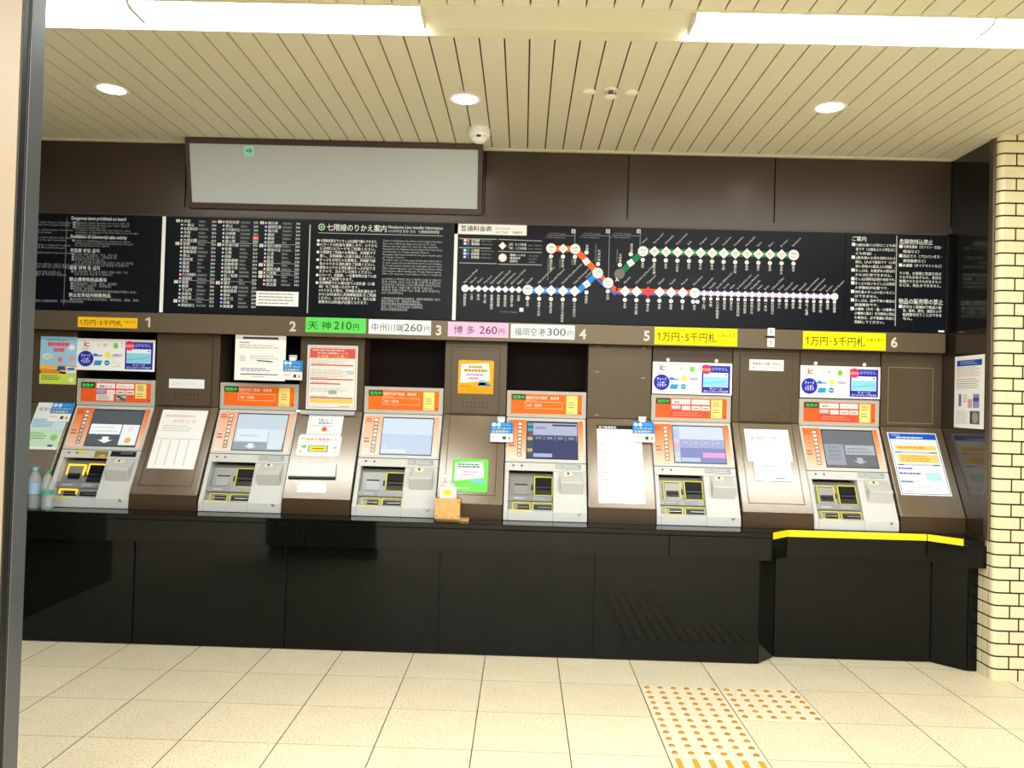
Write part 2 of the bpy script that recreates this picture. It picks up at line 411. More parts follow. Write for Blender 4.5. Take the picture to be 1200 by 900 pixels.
paver(TX[0], TY[2], 'bars', 'tactile paver with long yellow bars at the bottom edge of the view')

# ------------------------------------------------------------------ bronze header with machine numbers
hdr = empty('machine_number_header', (-.26, 4.78, 1.795), 'long bronze header beam carrying the white machine numbers', 'header beam')
mb = MB(); mb.box(-3.055, 2.535, 4.78, 4.82, 1.795, 1.913, M_HEAD); mb.box(-3.055, 2.56, 4.82, 5.08, 1.797, 1.913, M_DARK); mb.build('beam', hdr, bevel=.003)
for ch, x in (('1', -2.294), ('2', -1.406), ('3', -.518), ('4', .355), ('5', .741), ('6', 2.227)):
    a = Art((0, 4.7795, 0))
    if ch == '1': a.poly([(x+.004, 1.824), (x+.016, 1.824), (x+.016, 1.884), (x+.007, 1.884), (x-.014, 1.873), (x-.014, 1.862), (x+.004, 1.870)], '#d8d2bf', 1)
    else: a.text(ch, x, 1.824, .082, '#d8d2bf', 1, align='c', bold=.03, res=6)
    o = a.build('number', hdr)
def flat(name, label, cat, O, w, h, draw, base='#f7f7f5', U=(1, 0, 0), V=(0, 0, 1), N=(0, -1, 0), th=.0012, group=None, ang=0, emit=False, r=0):
    """a sheet of size w x h whose lower left corner is O, with its printing"""
    U, V, N = Vector(U).normalized(), Vector(V).normalized(), Vector(N).normalized()
    if ang: R = Matrix.Rotation(ang, 3, -N); U, V = R @ U, R @ V
    O = Vector(O); mb = MB(); m = ink(base)
    if r:
        aa = Art(O, U, V, N, mb)
        aa.rrect(0, w, 0, h, r, base, th/.0005); n = len(mb.v); q = list(mb.v)
        mb.add([Vector(p)-N*(th-.0002) for p in q]+q, [list(range(n))[::-1]]+[(i, (i+1) % n, (i+1) % n+n, i+n) for i in range(n)], m)
    else:
        c = [O+U*a+V*b+N*n for n in (.0002, th) for a, b in ((0, 0), (w, 0), (w, h), (0, h))]
        mb.add(c, [(3, 2, 1, 0), (4, 5, 6, 7), (0, 1, 5, 4), (1, 2, 6, 5), (2, 3, 7, 6), (3, 0, 4, 7)], m)
    a = Art(O+N*th, U, V, N, mb)
    if draw: draw(a, w, h)
    loc = O+U*w/2
    return tag(a.build(name, loc=loc), label, cat, group)

def hsign(x0, x1, z0, z1, base, draw, label, group): flat('fare_sign', label, 'sign', (x0, 4.7795, z0), x1-x0, z1-z0, draw, base, group=group)
def y_sign(a, w, h):
    u = w*.055; a.poly([(u, h*.24), (u+h*.055, h*.24), (u+h*.055, h*.68), (u+h*.015, h*.68), (u-h*.10, h*.585), (u-h*.10, h*.52), (u, h*.59)], '#4a3d10', 2)
    a.text('万円･5千円札', w*.09, h*.24, h*.58, '#4a3d10', w=w*.66, res=3, bold=.004); a.text('も使えます', w*.77, h*.52, h*.22, '#6b5a10', w=w*.2, res=2)
def fare(name, price, ink1, x0, x1, xp):
    def d(a, w, h):
        a.text(name, w*x0, h*.24, h*.6, ink1, w=w*(x1-x0), res=3); a.text(price, w*xp, h*.24, h*.74, ink1, w=w*.29, res=4); a.text('円', w*(xp+.32), h*.24, h*.46, ink1, res=3)
    return d
G1 = 'paper signs on the bronze header'
hsign(-2.722, -2.356, 1.814, 1.877, '#ffc81e', y_sign, 'small amber banknote sign left of machine number 1', G1)
hsign(.788, 1.286, 1.803, 1.907, '#fff200', y_sign, 'large yellow banknote sign right of machine number 5', G1)
hsign(1.680, 2.176, 1.801, 1.905, '#fff200', y_sign, 'large yellow banknote sign left of machine number 6', G1)
hsign(-1.328, -.960, 1.820, 1.911, '#63dc62', fare('天 神', '210', '#26401f', .04, .42, .47), 'green fare sign reading 210 yen', G1)
hsign(-.944, -.565, 1.820, 1.908, '#f4fafc', fare('中州川端', '260', '#3b4652', .05, .56, .57), 'white fare sign reading 260 yen, left of machine number 3', G1)
hsign(-.462, -.094, 1.817, 1.906, '#f9bfe6', fare('博 多', '260', '#4f3350', .1, .44, .52), 'pink fare sign reading 260 yen', G1)
hsign(-.081, .306, 1.817, 1.903, '#eff9fb', fare('福岡空港', '300', '#3b4652', .06, .54, .57), 'white fare sign reading 300 yen, left of machine number 4', G1)
def up(a, w, h): a.rect(w*.42, w*.56, h*.2, h*.8, '#8b8577')
flat('number_cover', 'upper white card of the pair taped over a number on the header', 'card', (1.467, 4.7795, 1.873), .043, .046, up)
flat('number_cover', 'lower white card of the pair taped over a number on the header', 'card', (1.467, 4.7795, 1.805), .043, .052, up)
flat('adhesive_strip', 'dark strip of tape between the two white cards on the header', 'tape', (1.452, 4.7795, 1.860), .052, .010, None, '#241d15')

# ------------------------------------------------------------------ fare map and notice boards
YB = 4.78
def B(px, py): return W(px, py, YB)
def board(name, label, x0, x1):
    t = empty(name, ((x0+x1)/2, YB, 1.917), label, 'notice board', 'navy notice boards above the header')
    mb = MB(); mb.box(x0, x1, YB, YB+.03, 1.917, 2.505, M_NAVY); mb.build('panel', t)
    mb = MB(); m = mat('board_frame', '#4c4238', .4, .4); mb.box(x0, x1, YB-.003, YB+.03, 2.505, 2.515, m); mb.build('frame_rail', t)
    return t, Art((0, YB, 0))
WH, GY = '#eef0f0', '#9aa0a4'

# board 1: prohibited items, several languages
t, a = board('rules_notice_board', 'left navy notice board of rules in several languages', -3.055, -2.227)
def para(x, z, size, lines, c=WH, step=None, bold=0, bullet=False, maxw=None):
    step = step or size*1.12
    for s in lines:
        if s.startswith('■'):
            a.rect(x-size*1.05, x-size*.2, z+size*.02, z+size*.72, c); s = s[1:]
        a.text(s, x, z, size, c, bold=bold, res=1); z -= step
    return z
x = -2.785
a.text('Dangerous items prohibited on board', x, 2.470, .030, WH, w=.335, bold=.01)
z = para(x+.028, 2.447, .0175, ['■Flammable liquids (gasoline, kerosene, light oil)', '■High-pressure gas (propane gas, liquid oxygen)', '■Explosives (dynamite, etc.)', 'In addition, items that may cause harm to other', 'passengers or damage to the train may not be brought', 'on board the train.'], GY, .0145)
a.text('Prohibition of commercial sales activity', x, 2.357, .030, WH, w=.345, bold=.01)
para(x+.028, 2.336, .0175, ['■Selling or distributing goods, soliciting donations,', 'giving speeches and canvassing without permission', 'are not allowed in the station.'], GY, .0145)
a.text('위험물 반입 금지', x, 2.272, .026, WH, bold=.015)
para(x+.028, 2.250, .0175, ['■인화성 액체 (휘발유 · 등유 · 경유 등)', '■고압가스 (프로판가스 · 액체산소 등)', '■화약류 (다이너마이트 등)', '그 외 고객에게 위해를 끼칠 우려가 있는 것, 차량을', '파손시킬 우려가 있는 것은 반입할 수 없습니다.'], GY, .0155)
a.text('물품 판매 등 금지', x, 2.166, .026, WH, bold=.015)
para(x+.028, 2.146, .0175, ['■역 구내에서 허가 없이 물품의 판매, 배포, 기부,', '연설 및 권유 등을 할 수 없습니다.'], GY, .0155)
a.text('禁止携带危险品乘车', x, 2.095, .026, WH, bold=.015)
para(x+.028, 2.074, .0175, ['■可燃性液体（汽油、煤油、轻油等）', '■高压气体（丙烷气、液态氧等）', '■火药类（炸药等）', '其他可能危害乘客或损坏车辆的物品不得带入车内。'], GY, .0155)
a.text('禁止在车站内销售物品', x, 2.000, .026, WH, bold=.015)
para(x+.028, 1.978, .0175, ['■未经许可不得在车站内销售、散发物品、募捐、演讲。'], GY, .0155)
a.rect(-2.816, -2.811, 1.945, 2.480, '#6c7276')
para(-3.045, 2.445, .0175, ['Children under 12 years old pay the child fare', '(elementary school pupils included).', '', 'Up to two children under 6 travel free', 'with each passenger.', '', 'Tickets are valid only from this station', 'and only on the day of purchase.', '', 'A handling fee is charged for refunds.', 'No refund after passing the gate.', '', 'Small animals must be kept in a container.'], GY, .0155)
para(-3.045, 2.185, .0175, ['12세 미만의 어린이는 어린이 요금입니다', '6세 미만의 어린이는 2명까지 무료입니다', '', '표는 당일에 한해 유효합니다', '작은 동물은 용기에 넣어 주십시오'], GY, .0155)
para(-3.045, 1.962, .0175, ['小动物请放入容器内携带。车票仅限当日有效。'], GY, .0155)
a.build('lettering', t)
# board 2: index of stations and transfer information
t, a = board('station_index_board', 'navy board with the station fare index and transfer information', -2.227, -.440)
a.rect(-2.226, -2.204, 1.917, 2.504, '#f4f4f4')
c1 = 'あ赤坂 一貴山 糸島高校前 今宿 梅林 大濠公園 か貝塚 香椎花園前 香椎宮前 金山 加布里 賀茂 唐津 祇園 九大学研都市 呉服町 さ桜坂 鹿家 下山門 次郎丸 周船寺 た大入 筑前深江'.split()
c2 = 'た筑前前原 茶山 千代県庁口 天神南 唐人町 唐の原 な中洲川端 名島 七隈 西新 西鉄香椎 西鉄新宮 西鉄千早 西唐津 虹ノ松原 野芥 は博多 箱崎九大前 箱崎宮前 橋本 波多江 浜崎 東唐津'.split()
c3 = 'は東比恵 福岡空港 福大前 福吉 藤崎 別府 ま馬出九大病院前 美咲が丘 三苫 室見 姪浜 や薬院 薬院大通 ら六本松 わ和白 和多田 渡辺通'.split()
en = 'Akasaka Ikisan Itoshimakokomae Imajuku Umebayashi Ohorikoen Kaizuka Kashii Kashiimiyamae Kanayama Kafuri Kamo Karatsu Gion Kyudaigakkentoshi Gofukumachi Sakurazaka Shikaka Shimoyamato Jiromaru Susenji Dainyu Chikuzenfukae'.split()
en2 = 'Chikuzenmaebaru Chayama Chiyokenchoguchi Tenjin-minami Tojinmachi Tonoharu Nakasukawabata Najima Nanakuma Nishijin Kashii Shingu Chihaya Nishikaratsu Nijinomatsubara Noke Hakata Hakozakikyudaimae Hakozakimiyamae Hashimoto Hatae Hamasaki Higashikaratsu'.split()
en3 = 'Higashihie Fukuokakuko Fukudaimae Fukuyoshi Fujisaki Befu Maidashi Misakigaoka Mitoma Muromi Meinohama Yakuin Yakuinodori Ropponmatsu Wajiro Watada Watanabedori'.split()
LC = ['#ff8a4d', '#4d8dff', '#3fae7a', '#b58ae0']
for (names, ens, x) in ((c1, en, B(209, 300)[0]), (c2, en2, B(258, 300)[0]), (c3, en3, B(307.5, 300)[0])):
    z = 2.470
    for i, s in enumerate(names):
        if len(s) > 1 and s[0] in 'あかさたなはまやらわ' and (i == 0 or s[0] != ' ') and ord(s[0]) < 0x3100 and s[0] not in ('') and (i in (0, 6, 16, 21) or names is c3 and i in (11, 13, 14)):
            a.rect(x-.02, x+.003, z+.001, z+.018, WH); a.text(s[0], x-.0085, z+.002, .016, '#12171f', 3, align='c', res=1)
            if i: a.rect(x-.02, x+.225, z+.0195, z+.0213, '#c9cccc')
            s = s[1:]
        elif i: a.rect(x+.01, x+.225, z+.0195, z+.0202, '#5a6066')
        a.disc(x+.016, z+.009, .0075, LC[(i*3+len(s)) % 4], 2, 10); a.disc(x+.016, z+.009, .005, WH, 3, 8)
        a.text(s, x+.028, z+.001, .0205, WH, bold=.02, res=1, w=min(.085, .0205*len(s)))
        a.rect(x+.118, x+.122+.058*min(1, len(ens[i])/13), z+.0, z+.017, '#3b4046', 1)
        a.text(ens[i], x+.120, z+.004, .013, '#b5b9bc', w=min(.058, .0062*len(ens[i])), res=1)
        here = names is c2 and i in (4, 5)
        if here: a.rect(x+.196, x+.232, z-.003, z+.021, '#f04a44' if i == 4 else '#2f7f5e', 1)
        a.text(str((210, 260, 300, 340, 570, 410)[(i*5+len(s)) % 6]), x+.200, z+.002, .019, WH, bold=.01, res=1, l=3)
        z -= .0234
def W4(l): return [B(*p) for p in l]
nx0, nz1 = B(300.5, 341); nx1, nz0 = B(349.5, 359.5); a.rect(nx0, nx1, nz0, nz1, '#f2f4f4', 4)
a.greek(nx0+.015, nx1-.02, nz0+.008, nz1-.006, 4, '#8a9094', 5, seed=3, fill=.3)
dv = B(362, 310)[0]; a.rect(dv-.0035, dv+.0035, 1.935, 2.475, '#c4c6c4')
x0, z0 = B(377, 266); a.disc(x0, z0, .021, '#b9e0b4', 1); a.disc(x0, z0, .014, '#2c4a38', 2); a.disc(x0, z0, .006, '#d8f0d4', 3)
x1, _ = B(453, 268); a.text('七隈線のりかえ案内', x0+.032, z0-.018, .046, WH, bold=.022, w=x1-x0-.032, res=3)
xe, ze = B(519, 270); a.text('Nanakuma Line transfer information', x1+.01, z0+.002, .026, WH, w=xe-x1-.01, bold=.006)
a.text('나나쿠마선 환승 안내   七隈線換乘導覽', x1+.01, z0-.022, .02, '#d0d4d4', w=xe-x1-.03, res=1, bold=.01)
a.rect(x0-.02, xe, z0-.0375, z0-.0345, '#c9cccc')
jp = ['■七隈線各駅までのきっぷは当駅で購入できます。', '■ICカードは料金を通算します。のりかえ', 'には同じICカードをご利用ください。', '■七隈線をご利用のお客様は、天神駅で下', '車し、天神南駅へお乗り換えください。', '■きっぷをお持ちのお客様は、天神駅で緑', '色ののりかえ改札機をご利用ください。', '■緑色ののりかえ改札機はきっぷが出てき', 'ますので、忘れずにお持ちください。', '■ICカード、定期券、一日乗車券は全ての改', '札機でご利用できます。', '■天神南駅での入場は全ての改札機（入場', '用）をご利用いただけます。', '※のりかえの際は、天神駅の改札機を出て', 'から120分以内に天神南駅改札をご利用', 'ください。120分を超えますと、新たな乗', '車券または料金が必要となります。']
xl, zt = B(375.5, 281); xr, zb = B(440, 358)
st = (zt-zb)/(len(jp)-.2); z = zt-st*.55
for s in jp:
    n = len(s.lstrip('■')); full = s.endswith(('。',)) is False or n >= 17
    if s[0] == '■': a.rect(xl-.020, xl-.005, z+.0, z+.015, WH)
    a.text(s.lstrip('■'), xl, z, .0215, WH, w=(xr-xl)*min(1, n/18.5), bold=.02, res=1); z -= st
en = ['Tickets to all Nanakuma Line stations can be bought at this station.', 'Fares are added up when you use an IC card.', 'Please use the same IC card for the transfer.', 'Passengers for the Nanakuma Line should get off at Tenjin Station', 'and transfer to Tenjin-minami Station.', 'Passengers with tickets should use the green transfer gates', 'at Tenjin Station.', 'The ticket comes out of the green transfer gate; please take it.', 'IC cards, passes and one-day tickets can be used at all gates.', 'At Tenjin-minami Station any entry gate can be used.', 'When transferring please enter Tenjin-minami Station within', '120 minutes after leaving the Tenjin Station gates.', 'After 120 minutes a new ticket or fare is required.', '', '나나쿠마선 각 역까지의 표는 이 역에서 구입할 수 있습니다.', '환승 시에는 같은 IC카드를 이용해 주십시오.', '나나쿠마선을 이용하시는 고객은 덴진역에서 하차해 주십시오.', '초록색 환승 개찰기를 이용해 주십시오.', '초록색 개찰기에서 나온 표를 잊지 마십시오.', '120분 이내에 환승해 주십시오.', '', '七隈线各站的车票可在本站购买。换乘时请使用同一张卡。', '请在天神站下车，换乘至天神南站。', '持车票的乘客请使用绿色换乘检票机。', '请在一百二十分钟以内进入天神南站。', '超过时间需要另购车票。']
xl2, zt2 = B(449, 281); st = (zt2-zb+.035)/len(en); z = zt2-st*.6; rnd = random.Random(5)
for i, s in enumerate(en):
    if s: a.text(s, xl2, z, .0165, '#b9bdc0', w=min(xe-xl2, .0075*len(s)+(.0075*len(s) if ord(s[0]) > 1000 else 0)), res=1)
    z -= st
a.build('lettering', t)

# board 3: the fare map
t, a = board('fare_map_board', 'wide navy fare map board with coloured railway lines', -.440, 1.925)
xw0, _ = B(533.5, 300)
a.rect(-.439, -.418, 1.917, 2.504, '#f4f4f4')
tx0, tz1 = B(534, 263); tx1, tz0 = B(617, 278.5)
a.rect(-.439, tx1, tz0+.012, 2.504, '#f4f4f4')
a.text('普通料金表', -.402, tz0+.034, .036, '#26282a', 3, w=.19, res=3, bold=.008)
a.text('Fare Chart', -.19, tz0+.046, .02, '#9a9a98', 3, w=.09); a.text('요금 안내판', -.19, tz0+.022, .017, '#777777', 3, w=.075, res=1); a.text('普通票价表', -.085, tz0+.022, .017, '#555555', 3, w=.06, res=1)
# legend
for i, (c, c2_, s, e) in enumerate((('#ef6c35', '#ef6c35', '空港線', 'Airport Line'), ('#2d7fe0', '#2d7fe0', '箱崎線', 'Hakozaki Line'), ('#0f8a5c', '#0f8a5c', '七隈線', 'Nanakuma Line'), ('#8a63c7', '#8a63c7', '筑肥線', 'Chikuhi Line'), ('#3a3fa8', '#3a3fa8', '貝塚線', 'Kaizuka Line'))):
    zz = 2.395-i*.0205-(.02 if i > 1 else 0)
    a.rect(-.385, -.345, zz, zz+.0175, c); a.disc(-.373, zz+.009, .007, '#ffffff', 2, 12); a.text(s, -.335, zz+.001, .019, WH, res=1, bold=.02, w=.05); a.text(e, -.275, zz+.004, .013, GY, res=1)
for (pa, pb) in (((538, 279.5), (582, 280.5)), ((584, 280.5), (635, 282.5)), ((584, 294.5), (635, 296)), ((538, 308), (582, 309)), ((584, 309.5), (635, 310.5)), ((538, 290), (575, 291))):
    a.line(B(*pa), B(*pb), .004, '#b9bcbc')
p = B(589, 288); a.diamond(*p, .024, WH); a.text('上段：おとな料金', p[0]+.035, p[1]+.003, .018, WH, res=1, w=.11, bold=.01); a.text('下段：こども料金', p[0]+.035, p[1]-.020, .018, WH, res=1, w=.11, bold=.01)
a.text('upper: adult fare', p[0]+.155, p[1]+.003, .013, GY, res=1); a.text('lower: child fare', p[0]+.155, p[1]-.018, .013, GY, res=1)
p = B(589, 302); a.disc(*p, .025, '#f7d6cf'); a.disc(*p, .019, '#fdf1ee', 2); 
for k, s in enumerate(('路線シンボル', '路線記号', '駅番号')): a.text(s, p[0]+.045, p[1]+.012-k*.019, .016, WH, res=1, bold=.015); a.text(('line symbol', 'line letter', 'number')[k], p[0]+.16, p[1]+.012-k*.019, .013, GY, res=1)
# lines
def V2(p): return Vector(p)
def row(pa, pb, n):
    A, Bq = Vector(B(*pa)), Vector(B(*pb)); zc = (A.y+Bq.y)/2; A.y = Bq.y = zc
    return [A.lerp(Bq, i/(n-1)) for i in range(n)]
ORG, BLU, GRN, PUR, IND = '#f2652f', '#2b8cf0', '#12805a', '#c3a5dc', '#4b47a0'
left = row((545, 338), (608, 339.5), 9)
kai = Vector(B(618.5, 340.5)); kai.y = left[0].y
blue = row((632, 341), (673.5, 342), 4)
for q in blue: q.y = left[0].y
gof = Vector(B(687.5, 333)); nak = Vector(B(700.5, 320)); ten = Vector(B(712.5, 331.5))
air = [Vector(B(646, 291.5)), Vector(B(660, 291.5)), Vector(B(674, 292))]
for q in air: q.y = air[1].y
gio = Vector(B(687, 306.5))
right = row((732.5, 341.5), (800, 343), 6); mei = Vector(B(814, 343.3)); mei.y = right[0].y
jr = row((825, 343), (978, 346.5), 20)
for q in jr: q.y = right[0].y
tmin = Vector(B(726, 321)); wat = Vector(B(739, 308)); yak = Vector(B(753.5, 294.5))
gr = row((767, 294), (916, 297), 12)
for q in gr: q.y = yak.y
has = Vector(B(930, 297.5)); has.y = yak.y
a.line(left[0], kai, .020, IND); a.line(kai, blue[-1]+Vector((.02, 0)), .036, BLU); a.line(blue[-1]+Vector((.02, 0)), nak, .036, BLU)
a.line(air[0], air[2], .036, ORG); a.line(air[2], nak, .036, ORG)
a.line(nak, ten, .026, ORG); a.line(ten, right[0]-Vector((.05, 0)), .026, ORG)
a.line(nak-Vector((.018, .02)), ten-Vector((.018, .02)), .016, '#5a6fd0'); a.line(ten-Vector((.018, .02)), right[0]-Vector((.055, .02)), .016, '#5a6fd0')
a.line(right[0]-Vector((.055, -.005)), mei+Vector((0, .005)), .026, ORG); a.line(right[0]-Vector((.055, .014)), mei-Vector((0, .014)), .012, '#5563c4')
a.line(mei, jr[-1], .026, PUR); a.line(tmin, yak, .036, GRN); a.line(yak, has, .036, GRN)
def vname(p, s, c=WH, dz=.055, size=.0175, en=None, up=.035):
    a.vtext(s, p.x, p.y-dz, size, c, 2, .98)
    if en: a.text(en, p.x-.004, p.y+up, .0165, '#d5d8d8', rot=math.radians(47), res=1)
def circle(p, r, num, c='#f2f2f0', d=3): 
    a.disc(p.x, p.y, r, c, d); a.disc(p.x, p.y, r*.93, '#fbfbfb' if c != '#8c8c84' else c, d+1)
    if num: a.text(num, p.x, p.y+.001, .0215, '#333333', d+2, align='c', res=1); a.text(str(int(num)//20*10), p.x, p.y-.017, .0165, '#333333', d+2, align='c', res=1)
def dia(p, num, c='#fbfbfb', r=.033):
    a.diamond(p.x, p.y, r, c, 3); a.text(num, p.x, p.y-.002, .016, '#444444', 4, align='c', res=1); a.text(str(int(num)//20*10), p.x, p.y-.015, .0125, '#555555', 4, align='c', res=1)
def small(p, c='#fbfbfb', dz=.052, r=.0125): a.disc(p.x, p.y-dz, r, c, 3, 14); a.disc(p.x, p.y-dz, r*.6, '#d9dede', 4, 10)
for q, s, e in zip(left, ('西鉄新宮', '三苫', '和白', '唐の原', '香椎花園前', '西鉄香椎', '香椎宮前', '西鉄千早', '名島'), ('Nishitetsu-Shingu', 'Mitoma', 'Wajiro', 'Tonoharu', 'Kashii-Kaenmae', 'Nishitetsu-Kashii', 'Kashiimiyamae', 'Nishitetsu-Chihaya', 'Najima')):
    vname(q, s, dz=.03, en=e, up=.03, size=.019)
    if q is left[0]: a.disc(q.x, q.y, .022, '#fbfbfb', 3)
    else: a.diamond(q.x, q.y, .021, '#fbfbfb', 3)
circle(kai, .031, '340'); small(kai, dz=.05); vname(kai, '貝塚', dz=.065, en='Kaizuka')
for q, s, e, f in zip(blue, ('箱崎九大前', '箱崎宮前', '馬出九大病院前', '千代県庁口'), ('Hakozaki-Kyudaimae', 'Hakozaki-Miyamae', 'Maidashi-Kyudaibyoinmae', 'Chiyo-Kenchoguchi'), ('300', '300', '300', '260')):
    dia(q, f); small(q); vname(q, s, dz=.068, en=e, up=.04)
def srect(p, num): a.poly([(p.x-.026, p.y+.004), (p.x-.004, p.y-.026), (p.x+.026, p.y-.004), (p.x+.004, p.y+.026)], '#fbfbfb', 3); a.text(num, p.x, p.y-.008, .0165, '#444444', 4, align='c', res=1)
srect(gof, '260'); small(gof, dz=.05); vname(gof, '呉服町', dz=.065, en='Gofukumachi')
srect(gio, '260'); small(gio, dz=-.055); a.vtext('祇園', gio.x+.003, gio.y+.105, .0175, WH)
circle(nak, .032, '260'); small(nak, dz=-.055); a.vtext('中洲川端', nak.x+.004, nak.y+.145, .0175, WH); a.text('Nakasu-Kawabata', nak.x-.012, nak.y+.07, .015, GY, rot=math.pi/2, res=1)
circle(ten, .032, '210'); small(ten); vname(ten, '天神', dz=.068)
for q, s, f in zip(air, ('福岡空港', '東比恵', '博多'), ('300', '300', '260')):
    if s == '東比恵': dia(q, f, r=.03)
    else: circle(q, .031, f)
    small(q, dz=.048); vname(q, s, dz=.062); a.text(('Fukuokakuko(Airport)', 'Higashi-hie', 'Hakata')[air.index(q)], q.x-.02, q.y-.06, .0145, GY, rot=-math.pi/2, res=1)
for q, s, e, f in zip(right, ('赤坂', '大濠公園', '唐人町', '西新', '藤崎', '室見'), ('Akasaka', 'Ohorikoen(Ohori Park)', 'Tojinmachi', 'Nishijin', 'Fujisaki', 'Muromi'), ('210', '210', '210', '210', '210', '260')):
    dia(q, f, '#e8484a' if s == '唐人町' else '#fbfbfb'); small(q); vname(q, s, dz=.068, en=e, up=.045)
circle(mei, .031, '260'); small(Vector((mei.x-.008, mei.y))); small(Vector((mei.x+.018, mei.y)), '#e3d3f0'); vname(mei, '姪浜', dz=.068, en='Meinohama', up=.045)
JR = '下山門 今宿 九大学研都市 周船寺 波多江 糸島高校前 筑前前原 美咲が丘 加布里 一貴山 筑前深江 大入 福吉 鹿家 浜崎 虹ノ松原 東唐津 和多田 唐津 西唐津'.split()
JE = 'Shimoyamato Imajuku Kyudai-Gakkentoshi Susenji Hatae Itoshimakoko-mae Chikuzen-Maebaru Misakigaoka Kafuri Ikisan Chikuzen-Fukae Dainyu Fukuyoshi Shikaka Hamasaki Nijinomatsubara Higashi-Karatsu Watada Karatsu Nishi-Karatsu'.split()
for q, s, e in zip(jr, JR, JE):
    if q is jr[-1]: a.disc(q.x, q.y, .022, '#f6effb', 3)
    else: a.diamond(q.x, q.y, .021, '#f3e8fa', 3)
    a.rect(q.x-.009, q.x+.009, q.y-.040, q.y-.024, WH); vname(q, s, dz=.042, en=e, up=.028, size=.0185)
circle(tmin, .031, None, '#8c8c84', 2); a.disc(tmin.x, tmin.y, .031, '#77776f', 5); small(tmin, dz=-.055); a.vtext('天神南', tmin.x+.002, tmin.y+.125, .0175, WH); a.text('Tenjin-minami', tmin.x-.014, tmin.y+.07, .014, GY, rot=math.pi/2, res=1)
srect(wat, '260'); small(wat, dz=-.052); a.vtext('渡辺通', wat.x+.003, wat.y+.12, .0175, WH)
circle(yak, .031, '260'); small(yak); vname(yak, '薬院', dz=.066, en='Yakuin', up=.045)
for q, s, e, f in zip(gr, '薬院大通 桜坂 六本松 別府 茶山 金山 七隈 福大前 梅林 野芥 賀茂 次郎丸'.split(), 'Yakuin-odori Sakurazaka Ropponmatsu Befu Chayama Kanayama Nanakuma Fukudaimae Umebayashi Noke Kamo Jiromaru'.split(), '260 260 260 300 300 300 300 340 340 340 340 340'.split()):
    dia(q, f, '#f2f4ee'); small(q); vname(q, s, dz=.066, en=e, up=.045)
circle(has, .032, '340'); small(has); vname(has, '橋本', dz=.066, en='Hashimoto', up=.05)
a.line(ten+Vector((.045, .01)), ten+Vector((.062, .035)), .005, WH, 4); a.line(ten+Vector((.045, .035)), ten+Vector((.065, .012)), .005, WH, 4)
for px, c in ((672, air[2].y), (712.5, ten.y), (748.5, tmin.y+.1)):
    p = B(px, 271); a.rect(p[0]-.012, p[0]+.012, p[1]-.012, p[1]+.012, '#dfe3e3'); a.text('電', p[0], p[1]-.009, .02, '#222222', 3, align='c', res=1)
    a.rect(p[0]+.008, p[0]+.012, c, p[1]-.012, '#8d9294'); a.rect(p[0]-.16, p[0]+.01, p[1]-.03, p[1]-.027, '#8d9294')
    a.text('のりかえ Transfer', p[0]-.15, p[1]-.022, .014, GY, res=1); a.text('to other railway lines', p[0]-.17, p[1]-.045, .014, GY, res=1)
p = B(611, 363); a.rect(p[0]-.012, p[0]+.012, p[1]-.012, p[1]+.012, '#dfe3e3'); a.text('のりかえ Transfer', p[0]-.13, p[1]-.02, .014, GY, res=1)
a.build('map_graphics', t)

# board 4: guidance
t, a = board('guidance_board', 'right-hand navy guidance board with two columns of Japanese text', 1.927, 2.532)
def jblock(px, py0, py1, wpx, lines, size=.0255):
    x0, z0 = B(px, py0); x1, z1 = B(px+wpx, py1); st = (z0-z1)/len(lines); z = z0-st*.75
    for s in lines:
        if s and s[0] == '■': a.rect(x0-.024, x0-.004, z+.0, z+.019, WH); s = s[1:]
        if s: a.text(s, x0, z, size, WH, w=(x1-x0)*min(1, len(s)/(wpx/3.75)), bold=.018, res=1)
        z -= st
p = B(998.5, 281); a.text('ご案内', p[0], p[1]-.005, .032, WH, bold=.02, w=.085)
jblock(1003, 284.5, 381, 45, ['■12歳未満の小児はこども料', '金です（12歳以上の小学生はこ', 'ども料金）。', '■6歳未満の小児を同伴される', '際は、2人まで無料です（小学', '校入学前の6歳以上も同額）。', '■きっぷは、お買求めの駅以外', 'からは使用できません。', '■きっぷは発売当日限り有効です。', '■きっぷの払いもどしには所定', 'の手数料が必要です。', '■改札後のきっぷの払いもどし', 'はできません。', '■きっぷは、途中下車の場合は', '前途無効です。', '■小動物（子犬・猫・小鳥等の', '小動物に限る）を列車内に持込', 'む場合は、必ず容器に完全に', '収納してください。'], .0195)
x0, z1 = B(1051, 276); _, z0 = B(1050, 382); a.rect(x0-.003, x0+.003, z0, z1, '#a9adac')
p = B(1054, 284); a.text('危険物持込禁止', p[0], p[1]-.008, .034, WH, bold=.02, w=.2)
jblock(1058.5, 286.5, 315, 45, ['■可燃性液体（ガソリン・灯油・', '軽油など）', '■高圧ガス（プロパンガス・', '液体酸素など）', '■火薬類（ダイナマイトなど）'], .0205)
jblock(1054, 318, 338, 50, ['その他、お客様に危害を及ぼ', 'すおそれがあるもの、車両を', '破損させるおそれがあるもの', 'などは、持込みできません。'], .0205)
p = B(1053, 354); a.text('物品の販売等の禁止', p[0], p[1]-.008, .036, WH, bold=.02, w=.265)
jblock(1058, 357.5, 377, 45, ['■許可なく駅構内で物品の販', '売、配布、寄付、演説および', '勧誘等を行うことはできま', 'せん。'], .0205)
p = B(1103, 387); a.rect(p[0]-.018, p[0]+.018, 1.921, 1.932, '#f4f4f4')
a.build('lettering', t)

